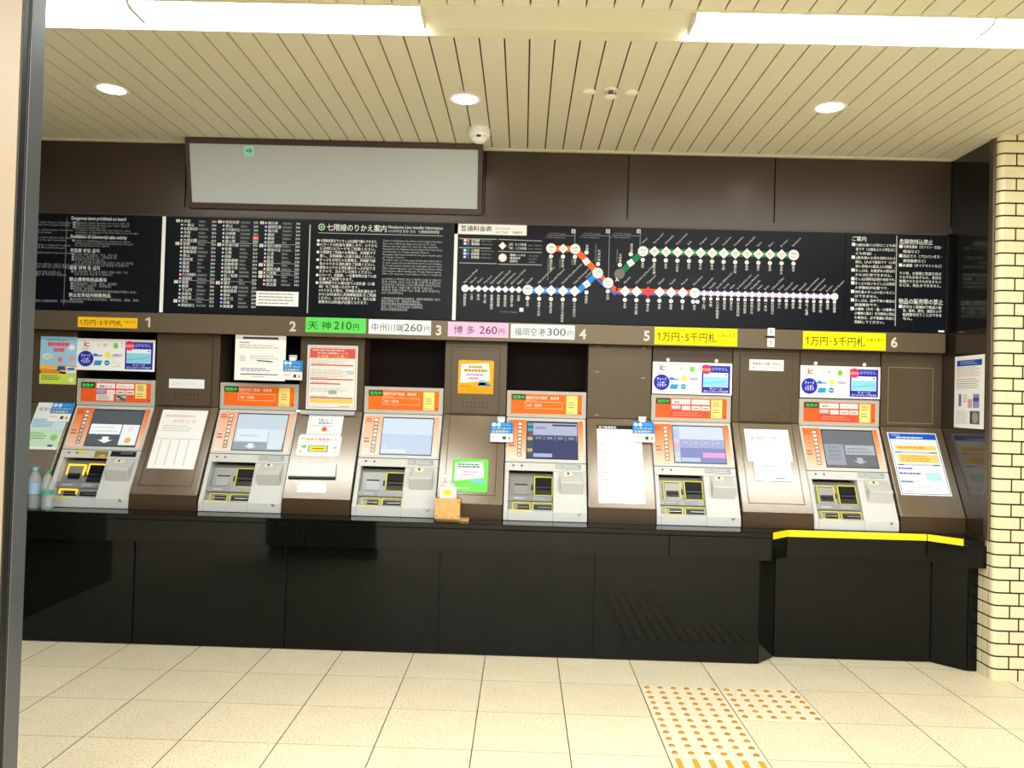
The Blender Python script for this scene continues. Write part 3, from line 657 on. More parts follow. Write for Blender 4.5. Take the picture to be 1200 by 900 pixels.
# ------------------------------------------------------------------ blank light box hung under the ceiling
t = empty('blank_light_box', (-1.17, 4.74, 2.557), 'long blank grey-white light box sign leaning out under the ceiling', 'sign')
zt_, zb_ = ZC-.004, 2.557; yt, yb = 4.685, 4.768
V = Vector((0, yt-yb, zt_-zb_)); Hh = V.length; V.normalize(); Nn = Vector((0, -V.z, V.y)); U = Vector((1, 0, 0)); O = Vector((-2.066, yb, zb_)); Wd = 1.79
def obox(mb, u0, u1, v0, v1, n0, n1, m):
    c = [O+U*u+V*v+Nn*n for n in (n0, n1) for u, v in ((u0, v0), (u1, v0), (u1, v1), (u0, v1))]
    mb.add(c, [(3, 2, 1, 0), (4, 5, 6, 7), (0, 1, 5, 4), (1, 2, 6, 5), (2, 3, 7, 6), (3, 0, 4, 7)], m)
M_BOX = mat('light_box_frame', '#4a3a32', .35, .3)
mb = MB(); obox(mb, 0, Wd, Hh-.034, Hh, -.03, .0, M_BOX); obox(mb, 0, Wd, 0, .034, -.03, .0, M_BOX); obox(mb, 0, .024, .034, Hh-.034, -.03, 0, M_BOX); obox(mb, Wd-.028, Wd, .034, Hh-.034, -.03, 0, M_BOX); mb.build('frame', t, bevel=.002)
mb = MB(); obox(mb, .024, Wd-.028, .034, Hh-.034, -.028, -.006, mat('acrylic_grey', '#bcc2c4', .18, 0, .5)); mb.build('blank_panel', t)
mb = MB(); obox(mb, .0, Wd, .0, Hh, -.036, -.031, M_BOX); mb.build('back', t)
def arr(a, w, h): a.poly([(w*.2, h*.4), (w*.55, h*.4), (w*.55, h*.2), (w*.85, h*.52), (w*.55, h*.82), (w*.55, h*.62), (w*.2, h*.62)], '#5fae9a')
o = O+U*.352+V*(Hh-.034-.066)+Nn*(-.006)
flat('arrow_mark', 'small pale green arrow sticker on the blank light box', 'sticker', o, .062, .060, arr, '#a5ecd8', V=V, N=Nn)  # pale green square with a darker arrow shape, set on the panel

# ------------------------------------------------------------------ ticket machines
YH = 4.875
DS = Vector((0, -.4702, -.8826)); NS = Vector((0, -.8826, .4702))
def S(s, n=0): return (YH+DS.y*s+NS.y*n, 1.335+DS.z*s+NS.z*n)
YK = 5.06
C0 = S(.606)
def machine(cx, kind, label):
    t = empty('ticket_machine', (cx, 4.72, ZT), label, 'ticket machine', 'ticket machines in the counter row')
    L, R_ = cx-.243, cx+.243
    mb = MB()
    mb.prism([S(0), S(.296), (YK, S(.296)[1]), (YK, 1.335)], L, R_, 'x', M_GREY)
    mb.prism([S(.299), S(.352), (YK, S(.352)[1]), (YK, S(.299)[1])], L, R_, 'x', M_GREY)
    low = [S(.352), C0, (C0[0]-.004, ZT+.001), (YK, ZT+.001), (YK, S(.352)[1])]
    mb.prism(low, L, cx-.217, 'x', M_GREY); mb.prism(low, cx+.046, R_, 'x', M_GREY)
    mb.prism([S(.598), C0, (C0[0]-.004, ZT+.001), (YK, ZT+.001), (YK, S(.598)[1])], cx-.217, cx+.046, 'x', M_GREY)
    mb.build('housing', t, bevel=.004)
    mb = MB(); mb.prism([(YH-.001, 1.337), (YH, 1.502), (YK, 1.502), (YK, 1.337)], L-.002, R_+.002, 'x', M_GREYH); mb.build('head', t, bevel=.004)
    # header panel and its print
    a = Art((cx, YH-.002, 1.337)); h = a
    org = '#f4701e' if kind == 'b' else '#f2622a'
    h.rect(-.218, .218, .024, .144, org, 1)
    h.rect(.122, .19, .027 if kind != 'a' else .05, .139, '#ffe58a', 2)
    if kind == 'b':
        h.text('福岡市地下鉄線　乗車券', -.127, .114, .021, '#ffe9d8', 2, w=.205, bold=.02); h.text('Subway Ticket', -.127, .101, .011, '#ffd9c0', 2)
        h.frame(-.130, .098, .056, .098, .0022, '#ffd2b0', 2); h.text('切符・回数券', -.12, .068, .020, '#ffdcc6', 2, bold=.01, w=.09)
        h.greek(.135, .178, .062, .105, 3, '#8a7a58', 3, .35); h.disc(.208, .037, .005, '#5a2c10', 2, 10); h.greek(.13, .185, .031, .043, 1, '#b9a060', 3)
    else:
        h.rect(-.125, .105, .027, .142, '#f4553a', 1.5)
        for (x0, x1, z0, z1, s, c) in ((-.12, -.005, .108, .138, '乗車カード', '#fbf1ee'), (.003, .112, .108, .138, 'ICカード', '#fbf1ee'), (-.12, -.065, .078, .1, '', '#c9c7da'), (-.056, -.004, .072, .098, 'チャージ', '#fbf1ee'), (.004, .056, .072, .098, '定期券', '#fbf1ee'), (.062, .114, .072, .098, '回数券', '#fbf1ee')):
            h.rect(x0, x1, z0, z1, c if not (kind == 'a' and s == '') else '#8fb0ea', 2)
            if s: h.text(s, (x0+x1)/2, z0+.006, .015, '#3c3634', 3, align='c', bold=.02, w=(x1-x0)*.72, res=1)
        if kind == 'a': h.rect(-.12, -.012, .032, .07, '#f3ece8', 2); h.greek(-.11, -.03, .035, .066, 4, '#8a8680', 3); h.rect(.004, .07, .03, .07, '#8e938a', 2); h.line((.008, .045), (.066, .06), .012, '#c9cdbd', 3); h.line((.01, .062), (.06, .036), .01, '#4f5a52', 3)
        else: h.greek(-.11, .08, .034, .062, 2, '#ff9c84', 2, .3)
        h.greek(.135, .178, .095, .132, 4, '#a9a272', 3, .6); h.greek(.132, .178, .055, .085, 2, '#b09a60', 3); h.disc(.208, .04, .005, '#5a2c10', 2, 10)
    h.build('header_panel', t)
    mb = MB(); mb.box(cx-.214, cx-.130, YH-.009, YH-.001, 1.337+.110, 1.337+.142, M_BLACK); o = mb.build('status_display', t)
    a = Art((cx, YH-.0092, 1.337), ink=lambda c: glow(c, .9)); a.text('発売中', -.172, .115, .024, '#0cf05c', 1, align='c', bold=.007, w=.072); a.build('lit_characters', o)
    # sloping operating face : label strips, buttons, screen
    O2 = Vector((cx, *S(0, .0005)))
    def A2(n=0, **k): return Art(O2+NS*n, (1, 0, 0), -DS, NS, **k)
    n = 10
    for u0, u1 in ((-.229, -.121), (.197, .226)):
        a = A2()
        for i in range(n):
            f = i/(n-1); f = f if kind == 'b' else f*.9
            top, bot = (0xf4, 0x7a, 0x3a), (0xfb, 0xd9, 0xc8)
            if kind == 'b' and cx < -.5: top = (0xf6, 0xae, 0x8a); bot = (0xfb, 0xe0, 0xd2)
            c = '#%02x%02x%02x' % tuple(int(p+(q-p)*f) for p, q in zip(top, bot))
            s0 = .016+(.28-.016)*i/n; s1 = .016+(.28-.016)*(i+1)/n
            a.rect(u0, u1, -s1, -s0, c, 1)
        if u0 < 0: a.greek(-.225, -.18, -.06, -.03, 2, '#c0502a', 2); a.greek(-.222, -.185, -.2, -.16, 2, '#b06048', 2)
        a.build('guide_label', t)
    for i in range(9):
        s = .034+i*.0258; mb = MB(); P = [O2+Vector((u, 0, 0))+DS*q+NS*nn for nn in (.0008, .004) for u, q in ((-.172, s+.021), (-.146, s+.021), (-.146, s), (-.172, s))]
        lit = (i < 4) if kind != 'b' else (i in (0, 3, 4, 6) if cx < 0 else i in (0, 2))
        mb.add(P, [(3, 2, 1, 0), (4, 5, 6, 7), (0, 1, 5, 4), (1, 2, 6, 5), (2, 3, 7, 6), (3, 0, 4, 7)], mat('button_white', '#fbf6f0', .4) if lit else mat('button_pale', '#e2d6c8', .4))
        aa = Art(P[4]+NS*.0003, (1, 0, 0), -DS, NS, mb); aa.frame(0, .026, 0, .021, .003, '#4a3024', 0); mb.build('button', t)
    mb = MB(); P = [O2+Vector((u, 0, 0))+DS*q+NS*nn for nn in (.0006, .003) for u, q in ((-.1185, .274), (.1945, .274), (.1945, .023), (-.1185, .023))]
    mb.add(P, [(3, 2, 1, 0), (4, 5, 6, 7), (0, 1, 5, 4), (1, 2, 6, 5), (2, 3, 7, 6), (3, 0, 4, 7)], M_BLACK); scr = mb.build('screen_bezel', t)
    a = A2(.0032, ink=lambda c: glow(c, .72)); x0, x1, s0, s1 = -.1145, .1905, .031, .270
    R = lambda u0, u1, q0, q1, c, l=2: a.rect(x0+(x1-x0)*u0, x0+(x1-x0)*u1, -(s0+(s1-s0)*q1), -(s0+(s1-s0)*q0), c, l)
    def arrow(uc, q0, q1, wd, c):
        u = x0+(x1-x0)*uc; wv = wd*(x1-x0); zt0, zb0 = -(s0+(s1-s0)*q0), -(s0+(s1-s0)*q1); zm = (zt0+zb0)/2
        a.poly([(u-wv*.22, zt0), (u-wv*.22, zm), (u-wv*.5, zm), (u, zb0), (u+wv*.5, zm), (u+wv*.22, zm), (u+wv*.22, zt0)], c, 3)
    look = LOOK[label]
    if look == 'm1':
        R(0, 1, 0, 1, '#4b5157', 1); R(.02, .64, .40, .68, '#f2f6f4'); R(.66, 1, .40, .97, '#eaf0f4'); a.greek(x0+.02, x0+.19, -(s0+.155), -(s0+.105), 2, '#cfe0cc', 3); arrow(.38, .75, .93, .3, '#eef2f4')
        u = x0+(x1-x0)*.83; a.disc(u, -(s0+.20), .02, '#e8b24c', 3); a.disc(u, -(s0+.125), .014, '#e3b9c0', 3); a.disc(u, -(s0+.125), .009, '#eaf0f4', 4)
    elif look == 'm2':
        R(0, 1, 0, 1, '#c3d2dc', 1); R(0, 1, .78, 1, '#8f9aa2'); R(.04, .66, .42, .76, '#dbe9ef'); R(.69, .98, .42, .97, '#d3e0e8', 3); arrow(.36, .82, .97, .26, '#dfe8ee'); a.greek(x0+.03, x0+.18, -(s0+.16), -(s0+.13), 1, '#c2d2da', 3)  # pale display colours include the glare of the ceiling lamps
    elif look == 'm3':
        R(0, 1, 0, 1, '#c2d2ea', 1); R(0, 1, 0, .45, '#d6e4f2'); R(0, .06, .08, .2, '#c2eaf4', 3); R(.02, .5, .87, .97, '#dde8f4', 3); R(.04, .1, .74, .84, '#cfdcee', 3)  # lamp glare on the glass is painted in as blue-white display colours
    elif look == 'm4':
        R(0, 1, 0, 1, '#1f2c66', 1); R(0, .12, 0, 1, '#39455c'); R(.12, 1, .02, .36, '#b4bad6'); R(.5, .98, .05, .1, '#30324a', 3)
        for q, c in ((.02, '#3aa7b4'), (.17, '#2fb0b8'), (.30, '#8f3a4c'), (.42, '#b9b68a'), (.74, '#c4b36a')): R(.01, .11, q, q+.09, c, 3)
        for k in range(4): R(.13+k*.215, .33+k*.215, .36, .5, '#3c4868', 3); a.text('%d' % (210, 260, 300, 340)[k], x0+(x1-x0)*(.23+k*.215), -(s0+(s1-s0)*.47), .022, '#c6cce0', 4, align='c'); R(.335+k*.215, .343+k*.215, .36, .52, '#aab2cc', 4)
        R(.13, .5, .87, .97, '#aeb8d8', 3); a.greek(x0+.05, x0+.13, -(s0+.055), -(s0+.02), 1, '#8a90b0', 4)
    elif look == 'm5':
        R(0, 1, 0, 1, '#7b86c4', 1); R(0, .12, 0, 1, '#b9c6e4'); R(.12, 1, 0, .36, '#dbe2f0'); R(.12, 1, .36, .6, '#a3acd6'); R(.56, 1, .72, .86, '#ef9fd2', 3); R(.13, .5, .87, .98, '#b9d2ec', 3)
        for q, c in ((.02, '#a9ddf0'), (.16, '#9fd8f0'), (.36, '#e6c9dc'), (.5, '#e3aecb'), (.72, '#d9d9b8'), (.86, '#d8dcec')): R(.01, .11, q, q+.11, c, 3)
        for k in range(4): a.text('%d' % (210, 260, 300, 340)[k], x0+(x1-x0)*(.22+k*.215), -(s0+(s1-s0)*.48), .022, '#d9def0', 4, align='c'); R(.335+k*.215, .345+k*.215, .36, .54, '#ccd3ec', 4)
    else:
        R(0, 1, 0, 1, '#696d72', 1); R(0, .38, .38, .95, '#9aa0a8'); R(.41, .98, .40, .66, '#b4bac0', 3); a.greek(x0+.135, x0+.29, -(s0+.15), -(s0+.11), 2, '#8a9098', 4); arrow(.66, .74, .92, .26, '#b9bfc4'); a.greek(x0+.02, x0+.1, -(s0+.2), -(s0+.1), 4, '#858b92', 4)
    a.build('display', scr)
    # speaker dots
    a = A2(); a.disc(-.192, -.320, .0062, '#6a3c40', 2, 12); a.disc(-.142, -.320, .0062, '#6a3c40', 2, 12)
    if kind == 'a': a.poly([(-.15, -.303), (-.08, -.303), (-.10, -.325), (-.16, -.318)], '#e6d24a', 1)
    a.build('indicator_dots', t)
    # recess with bill and ticket slots
    mb = MB()
    mb.prism([S(.3525, -.045), S(.497, -.045), S(.499, -.018), S(.533, -.018), S(.536, -.03), S(.598, -.03), (YK-.01, S(.598)[1]), (YK-.01, S(.3525)[1])], cx-.2165, cx+.0455, 'x', M_TRAY)
    tray = mb.build('cash_tray', t, bevel=.002)
    tb = Vector((cx, *S(0, 0)))
    def sb(mb, u0, u1, s0, s1, n0, n1, m):
        P = [tb+Vector((u, 0, 0))+DS*q+NS*nn for nn in (n0, n1) for u, q in ((u0, s1), (u1, s1), (u1, s0), (u0, s0))]
        mb.add(P, [(3, 2, 1, 0), (4, 5, 6, 7), (0, 1, 5, 4), (1, 2, 6, 5), (2, 3, 7, 6), (3, 0, 4, 7)], m)
    def ring(mb, u0, u1, s0, s1, n0, n1, m, w=.006, half=False):
        e = s0+(s1-s0)*.55 if half else s1
        sb(mb, u0, u1, s0, s0+w, n0, n1, m); sb(mb, u0, u0+w, s0+w, e, n0, n1, m); sb(mb, u1-w, u1, s0+w, e, n0, n1, m)
        if not half: sb(mb, u0, u1, s1-w, s1, n0, n1, m)
    YF = mat('slot_lamp', '#ffc21e', .4, emit=.9) if kind == 'a' else M_YFR
    half = kind == 'a'
    mb = MB(); sb(mb, -.060, .040, .380, .490, -.045, -.036, M_BLACK); sb(mb, -.052, .034, .440, .452, -.036, -.024, mat('slot_lip', '#2c2d30', .4, .4)); sb(mb, -.056, .038, .384, .43, -.036, -.029, mat('slot_smoke', '#0d0d10', .45, 0, .2)); bs_ = mb.build('bill_slot', t, bevel=.001)
    mb = MB(); ring(mb, -.066, .0445, .374, .496, -.0445, -.031, YF, half=half); mb.build('slot_frame', bs_)
    mb = MB(); sb(mb, -.082, -.072, .424, .456, -.0445, -.040, M_BLACK); mb.build('card_slit', t)
    if kind == 'b':
        mb = MB(); sb(mb, -.181, -.106, .430, .486, -.0445, -.042, mat('plate_grey', '#96999a', .3, .3)); sb(mb, -.181, -.105, .419, .426, -.0445, -.043, M_RUB); mb.build('cover_plate', t)
    else:
        mb = MB(); sb(mb, -.182, -.092, .39, .500, -.045, -.034, M_TRAY); sb(mb, -.172, -.10, .440, .475, -.034, -.028, M_BLACK); sb(mb, -.168, -.104, .452, .459, -.028, -.020, mat('slot_lip', '#2c2d30', .4, .4)); q = mb.build('bill_slot', t, bevel=.001)
        mb = MB(); ring(mb, -.190, -.086, .380, .500, -.0445, -.031, YF, half=half); mb.build('slot_frame', q)
    for u0, u1, nm in ((-.191, -.086, 'ticket_outlet'), (-.073, .044, 'change_outlet')):
        mb = MB(); sb(mb, u0+.008 if nm == 'change_outlet' else u0+.03, u1-.004, .556, .582, -.0295, -.024, M_BLACK); sb(mb, u0+.03, u1-.01, .570, .574, -.024, -.018, M_STEEL); q = mb.build(nm, t)
        if not (kind == 'a' and nm == 'change_outlet'): mb = MB(); ring(mb, u0, u1, .542, .594, -.0295, -.022, YF, .005, half); mb.build('slot_frame', q)
    mb = MB(); sb(mb, -.2, -.088, .5985, .6055, -.05, .0015, mat('strip_yellow', '#e8d558', .5)); sb(mb, -.076, .045, .5985, .6045, -.05, .001, mat('strip_grey', '#a8b4ba', .4)); mb.build('tray_strip', t)
    a = Art(Vector((cx, *S(0, -.0178))), (1, 0, 0), -DS, NS)
    a.rect(-.19, -.1, -.528, -.508, '#8d93a2', 1); a.rect(-.07, .0, -.528, -.508, '#989dac', 1); a.greek(-.18, -.11, -.525, -.511, 1, '#c9cdd6', 2); a.build('tray_label', t)
    # coin unit
    apx = (S(.493)[0]-.034, S(.352)[1]-.052)
    mb = MB(); mb.prism([S(.352, .001), apx, S(.493, .001), S(.5, -.03), S(.352, -.03)], cx+.084, cx+.219, 'x', M_GREY); cu = mb.build('coin_unit', t, bevel=.006)
    a0 = Vector((cx, *S(.352, .001))); tv = Vector((0, apx[0]-a0.y, apx[1]-a0.z)); tl = tv.length; tv.normalize(); tn = Vector((0, tv.z, -tv.y))
    if tn.z < 0: tn = -tn
    def cb(mb, u0, u1, q0, q1, n0, n1, m):
        P = [a0+Vector((u, 0, 0))+tv*q+tn*nn for nn in (n0, n1) for u, q in ((u0, q1), (u1, q1), (u1, q0), (u0, q0))]
        mb.add(P, [(3, 2, 1, 0), (4, 5, 6, 7), (0, 1, 5, 4), (1, 2, 6, 5), (2, 3, 7, 6), (3, 0, 4, 7)], m)
    mb = MB(); cb(mb, .106, .162, .008, .046, .0005, .004, mat('coin_frame', '#e8e2a8', .4)); cb(mb, .112, .156, .013, .041, .004, .0048, M_WHITE); cb(mb, .128, .139, .016, .038, .0048, .0054, M_BLACK); mb.build('coin_slot', cu)
    a = A2()
    if kind == 'a':
        a.rect(.062, .215, -.338, -.303, '#1d1a2a', 2); a.rect(.12, .195, -.322, -.307, '#5b5a70', 3); a.rect(-.035, .045, -.346, -.305, '#8a7c50', 2); a.poly([(-.02, -.342), (.02, -.325), (.04, -.342)], '#e8b92c', 3)
    else:
        a.rect(.058, .110, -.335, -.304, '#a6a8a8', 2); a.rect(.116, .212, -.338, -.304, '#a0a4a8', 2); a.greek(.12, .208, -.334, -.308, 2, '#d3d6d8', 3); a.greek(.062, .106, -.331, -.308, 2, '#d0d2d2', 3)
    a.build('price_label', t)
    mb = MB(); P0 = Vector((cx+.197, C0[0]-.002, ZT+.05)); mb.lathe(P0, [(.009, 0), (.009, .003), (.006, .005)], M_STEEL, 16, 'y'); mb.build('lock', t)
    return t
LOOK = {}
ML = [('ticket machine under number 1, with amber-lit slots and bottles beside it', 'a', -2.522, 'm1'),
      ('ticket machine under number 2, below a taped white notice', 'b', -1.628, 'm2'),
      ('ticket machine under number 3, with a bright blank blue-white screen', 'b', -.732, 'm3'),
      ('ticket machine under number 4, with a dark navy screen', 'b', .150, 'm4'),
      ('ticket machine under number 5, with a violet screen and pink bar', 'c', 1.038, 'm5'),
      ('ticket machine beside number 6, rightmost, with a grey screen', 'c', 1.944, 'm6')]
for lab, kd, cx, lk in ML: LOOK[lab] = lk; machine(cx, kd, lab)

# ------------------------------------------------------------------ brown infill units between the machines
YI = 4.866
SL = Vector((0, -.286, -.51)); SLL = SL.length; SD = SL/SLL; SN = Vector((0, SD.z, -SD.y))
def I(s, n=0): return (YI+SD.y*s+SN.y*n, 1.345+SD.z*s+SN.z*n)
def infill(x0, x1, style, label):
    cx = (x0+x1)/2; t = empty('infill_cabinet', (cx, 4.75, ZT), label, 'cabinet', 'brown infill cabinets between the machines')
    mb = MB(); mb.box(x0, x1, YI, 5.06, 1.347, 1.795, M_BROWNL); mb.build('upper_panel', t, bevel=.002)
    mb = MB(); mb.prism([I(0), I(SLL), (5.0, I(SLL)[1]), (5.0, 1.345)], x0, x1, 'x', M_SLOPE); sp_ = mb.build('sloping_panel', t, bevel=.003)
    mb = MB(); mb.box(x0, x1, I(SLL)[0]+.004, 5.0, ZT+.001, I(SLL)[1]-.001, M_KICK); mb.build('kick_panel', t)
    if style in ('door', 'vent', 'speaker'):
        dx0, dx1 = x0+.042, x1-.046
        mb = MB(); mb.box(dx0-.003, dx1+.003, YI-.0012, YI-.0002, 1.352, 1.763, M_BLACK); mb.box(dx0, dx1, YI-.005, YI-.0012, 1.355, 1.76, M_BROWNL); d = mb.build('access_door', t)
        mb = MB(); zz = 1.42 if style != 'vent' else 1.395
        for i in range(7):
            for j in range(2): mb.lathe((cx-.072+i*.024, YI-.0051, zz-j*.026), [(.0042, 0), (.0042, .0006)], M_BLACK, 10, 'y')
        mb.build('speaker_holes', d)
        a = Art(Vector((0, *I(0, .0004))), (1, 0, 0), -SD, SN); q0, q1 = -.53, -.004
        a.frame(dx0-.002, dx1+.004, q0, q1, .003, '#1a130c', 1); a.build('door_joint', sp_)
    if style == 'plain':
        a = Art((0, YI-.0006, 0))
        for x, z in ((x0+.06, 1.785), (x1-.05, 1.782), (x0+.055, 1.63), (x1-.05, 1.60), (x0+.06, 1.365), (x1-.06, 1.36)): a.rect(x-.012, x+.012, z-.003, z+.003, '#a39478', 1)
        a.build('tape_marks', t)
    if style == 'outline':
        a = Art((0, YI-.0006, 0)); a.frame(x0+.04, x1-.055, 1.366, 1.708, .003, '#9c8d76', 1); a.build('tape_outline', t)
    return t
infill(-3.056, -2.772, 'none', 'leftmost brown infill cabinet, covered by two leaflets')
infill(-2.272, -1.878, 'door', 'brown infill cabinet between machines 1 and 2, with a white label over its speaker holes')
infill(-1.378, -.982, 'none', 'brown infill cabinet between machines 2 and 3, with the red poster and used-ticket slot')
infill(-.482, -.100, 'speaker', 'brown infill cabinet between machines 3 and 4, with yellow and green stickers')
infill(.400, .788, 'plain', 'brown infill cabinet between machines 4 and 5, with a long white fare list')
infill(1.288, 1.694, 'vent', 'brown infill cabinet between machines 5 and 6, with two overlapping sheets')
infill(2.194, 2.563, 'outline', 'rightmost brown infill cabinet, by the side wall, with a blue-headed poster')

# ------------------------------------------------------------------ recharge signs above machines 1, 5 and 6
def icsign(a, w, h):
    a.rect(w*.09, w*.105, h*.74, h*.86, '#e03a2c'); a.disc(w*.098, h*.885, w*.009, '#e03a2c')
    for k in range(10):
        an = math.radians(50+k*29); a.disc(w*.135+w*.022*math.cos(an), h*.80+h*.055*math.sin(an), w*.007, '#e03a2c', 1, 10)
    a.text('全国相互利用サービス', w*.06, h*.655, h*.04, '#6a5a50', w=w*.12, res=1)
    a.disc(w*.115, h*.36, w*.1, '#1f2fb4', 1, 32)
    a.text('チャージ', w*.115, h*.42, h*.115, '#ffffff', align='c', bold=.03, w=w*.12); a.text('（入金）', w*.115, h*.33, h*.07, '#ffffff', align='c', w=w*.09, bold=.01); a.text('できます', w*.115, h*.225, h*.11, '#ffffff', align='c', bold=.03, w=w*.12)
    a.disc(w*.28, h*.80, w*.022, '#d9efc9'); a.disc(w*.36, h*.80, w*.026, '#f9d7d7'); a.line((w*.335, h*.78), (w*.385, h*.83), .006, '#f0b4b8', 2)
    a.poly([(w*.465, h*.72), (w*.515, h*.70), (w*.53, h*.80), (w*.51, h*.88), (w*.47, h*.87)], '#7ccb4a'); a.rect(w*.57, w*.585, h*.84, h*.88, '#b7c4d4'); a.rect(w*.57, w*.585, h*.74, h*.80, '#9cd0ea')
    a.poly([(w*.21, h*.44), (w*.32, h*.44), (w*.33, h*.50), (w*.29, h*.47), (w*.24, h*.54), (w*.21, h*.50)], '#1b87d6')
    a.disc(w*.395, h*.50, w*.034, '#ffe72e'); a.disc(w*.395, h*.50, w*.02, '#fff27a', 2)
    for k in range(4): a.disc(w*(.47+.035*k), h*(.47+.03*(k % 2)), w*.025, ('#e6dcf4', '#dcd6f2', '#e3dff6', '#efe6f6')[k])
    a.poly([(w*.215, h*.16), (w*.31, h*.16), (w*.33, h*.31), (w*.235, h*.31)], '#2c9cd4'); a.disc(w*.39, h*.24, w*.034, '#2a93d0'); a.rect(w*.37, w*.41, h*.225, h*.255, '#bfe2f2', 2)
    a.disc(w*.48, h*.27, w*.03, '#fbe9e6'); a.disc(w*.54, h*.2, w*.022, '#fbe3dc'); a.rect(w*.46, w*.56, h*.12, h*.14, '#cfc4c0')
    a.rect(w*.62, w*.975, h*.06, h*.92, '#2a2fae'); a.disc(w*.675, h*.80, w*.06, '#ee2084', 2, 28); a.text('新規発売', w*.675, h*.755, h*.1, '#ffe23a', 3, align='c', bold=.04, w=w*.105)
    a.text('はやかけん', w*.745, h*.77, h*.13, '#b7c9f4', w=w*.2, bold=.01); a.rect(w*.64, w*.95, h*.25, h*.70, '#f4f8fb', 1.5); a.rect(w*.645, w*.945, h*.26, h*.57, '#92d8f2', 2)
    a.line((w*.65, h*.36), (w*.94, h*.44), .006, '#6cc6e8', 3); a.rect(w*.91, w*.935, h*.62, h*.66, '#7a7f88', 2)
    a.text('チャージ', w*.8, h*.165, h*.075, '#ffffff', align='c', bold=.03, w=w*.16); a.text('ポイントチャージできます', w*.8, h*.082, h*.085, '#ffffff', align='c', bold=.03, w=w*.31)
G2 = 'recharge signs above the machines'
M_BACK = mat('sign_backing', '#4d3d2e', .5)
for x0, z0, lab, hk in ((-2.768, 1.555, 'white and blue recharge sign above machine 1, without hooks', 0), (.796, 1.506, 'white and blue recharge sign above machine 5', 1), (1.699, 1.508, 'white and blue recharge sign above machine 6', 1)):
    wv, hv = .486, .196
    mb = MB(); mb.box(x0, x0+wv, YH-.012, YH-.008, z0, z0+hv, M_PAPER); a = Art((x0, YH-.0122, z0), mb=mb); icsign(a, wv, hv)
    o = a.build('recharge_sign', loc=(x0+wv/2, YH-.01, z0)); tag(o, lab, 'sign', G2)
    mb = MB(); mb.box(x0, x0+wv, YH-.0075, YH-.004, z0, 1.794 if hk else z0+hv, M_BACK); mb.build('backing_board', o)
    if hk:
        for q, side in ((.092, 'left'), (.389, 'right')):
            mb = MB(); mb.lathe((x0+q, YH-.0078, z0+hv+.014), [(.0115, 0), (.0115, .004), (.008, .008)], M_WHITE, 20, 'y')
            tag(mb.build('round_magnet', loc=(x0+q, YH-.0078, z0+hv+.014)), 'white round magnet above the %s half of the recharge sign on machine %s' % (side, '5' if x0 < 1.5 else '6'), 'magnet', 'round magnets over the recharge signs')

# ------------------------------------------------------------------ leaflets, notices, stickers
def vert(x0, x1, z0, z1, name, label, cat, draw, base='#f7f7f5', Y=YI, group=None, ang=0, r=0): return flat(name, label, cat, (x0, Y-.0003, z0), x1-x0, z1-z0, draw, base, group=group, ang=ang, r=r)
def slope(x0, x1, s0, s1, name, label, cat, draw, base='#f7f7f5', n=.0006, group=None, ang=0, r=0): return flat(name, label, cat, Vector((x0, *I(s1, n))), x1-x0, s1-s0, draw, base, V=-SD, N=SN, group=group, ang=ang, r=r)
def p_event(a, w, h):
    a.rect(0, w, h*.0, h*.28, '#cfe25a'); a.rect(0, w, h*.22, h*.40, '#f0a83c', 1); a.poly([(0, h*.34), (w, h*.22), (w, h*.36), (0, h*.42)], '#f6c46a', 2); a.rect(w*.03, w*.55, h*.22, h*.30, '#e8902c', 2)
    a.greek(w*.2, w*.8, h*.79, h*.89, 1, '#ee5a78', 2, .8, 0, 2); a.greek(w*.36, w*.66, h*.67, h*.77, 1, '#ee5a78', 2, .8, 0, 4)
    a.greek(w*.15, w*.85, h*.9, h*.96, 1, '#6aa4c8', 2); a.disc(w*.2, h*.58, w*.13, '#e6efe4', 2, ry=h*.07); a.disc(w*.85, h*.78, w*.09, '#f4f7f8', 2, ry=h*.06); a.disc(w*.25, h*.57, w*.12, '#cfd9cd', 3, ry=h*.05)
    a.disc(w*.55, h*.52, w*.07, '#f07a8a', 2); a.disc(w*.86, h*.54, w*.07, '#f0a090', 2); a.poly([(w*.48, h*.30), (w*.72, h*.30), (w*.68, h*.38), (w*.5, h*.38)], '#2e5a9c', 4); a.poly([(w*.72, h*.22), (w*.99, h*.24), (w*.98, h*.36), (w*.75, h*.38)], '#e8eef4', 4); a.rect(w*.76, w*.95, h*.3, h*.35, '#3c64a4', 5)
    a.greek(w*.06, w*.6, h*.08, h*.19, 3, '#5a8a3c', 3); a.disc(w*.86, h*.1, w*.07, '#e4f0e4', 3)
vert(-2.998, -2.768, 1.462, 1.757, 'event_poster', 'colourful sky-blue event poster with pink lettering, upper left beside machine 1', 'poster', p_event, '#9fd2ee', group=None)
def p_leaf(a, w, h):
    a.rect(0, w, h*.05, h*.42, '#cfeccb'); a.rect(0, w, h*.42, h*.66, '#cfe8f4'); a.rect(0, w, h*.66, h, '#e8f3f6'); a.text('乗車券', w*.08, h*.82, h*.09, '#e28aa0', bold=.02, w=w*.4); a.greek(w*.06, w*.7, h*.46, h*.64, 4, '#8cbcdc', 3); a.greek(w*.08, w*.6, h*.2, h*.36, 3, '#86bd84', 3); a.disc(w*.8, h*.25, w*.1, '#8fcf8a', 3); a.rect(w*.7, w*.85, h*.06, h*.1, '#4a5a9c', 3); a.rect(0, w, 0, h*.05, '#f4f6f4')
slope(-2.994, -2.782, .000, .318, 'ticket_leaflet', 'pale blue and green leaflet on the slope left of machine 1', 'leaflet', p_leaf, '#eef6f6')
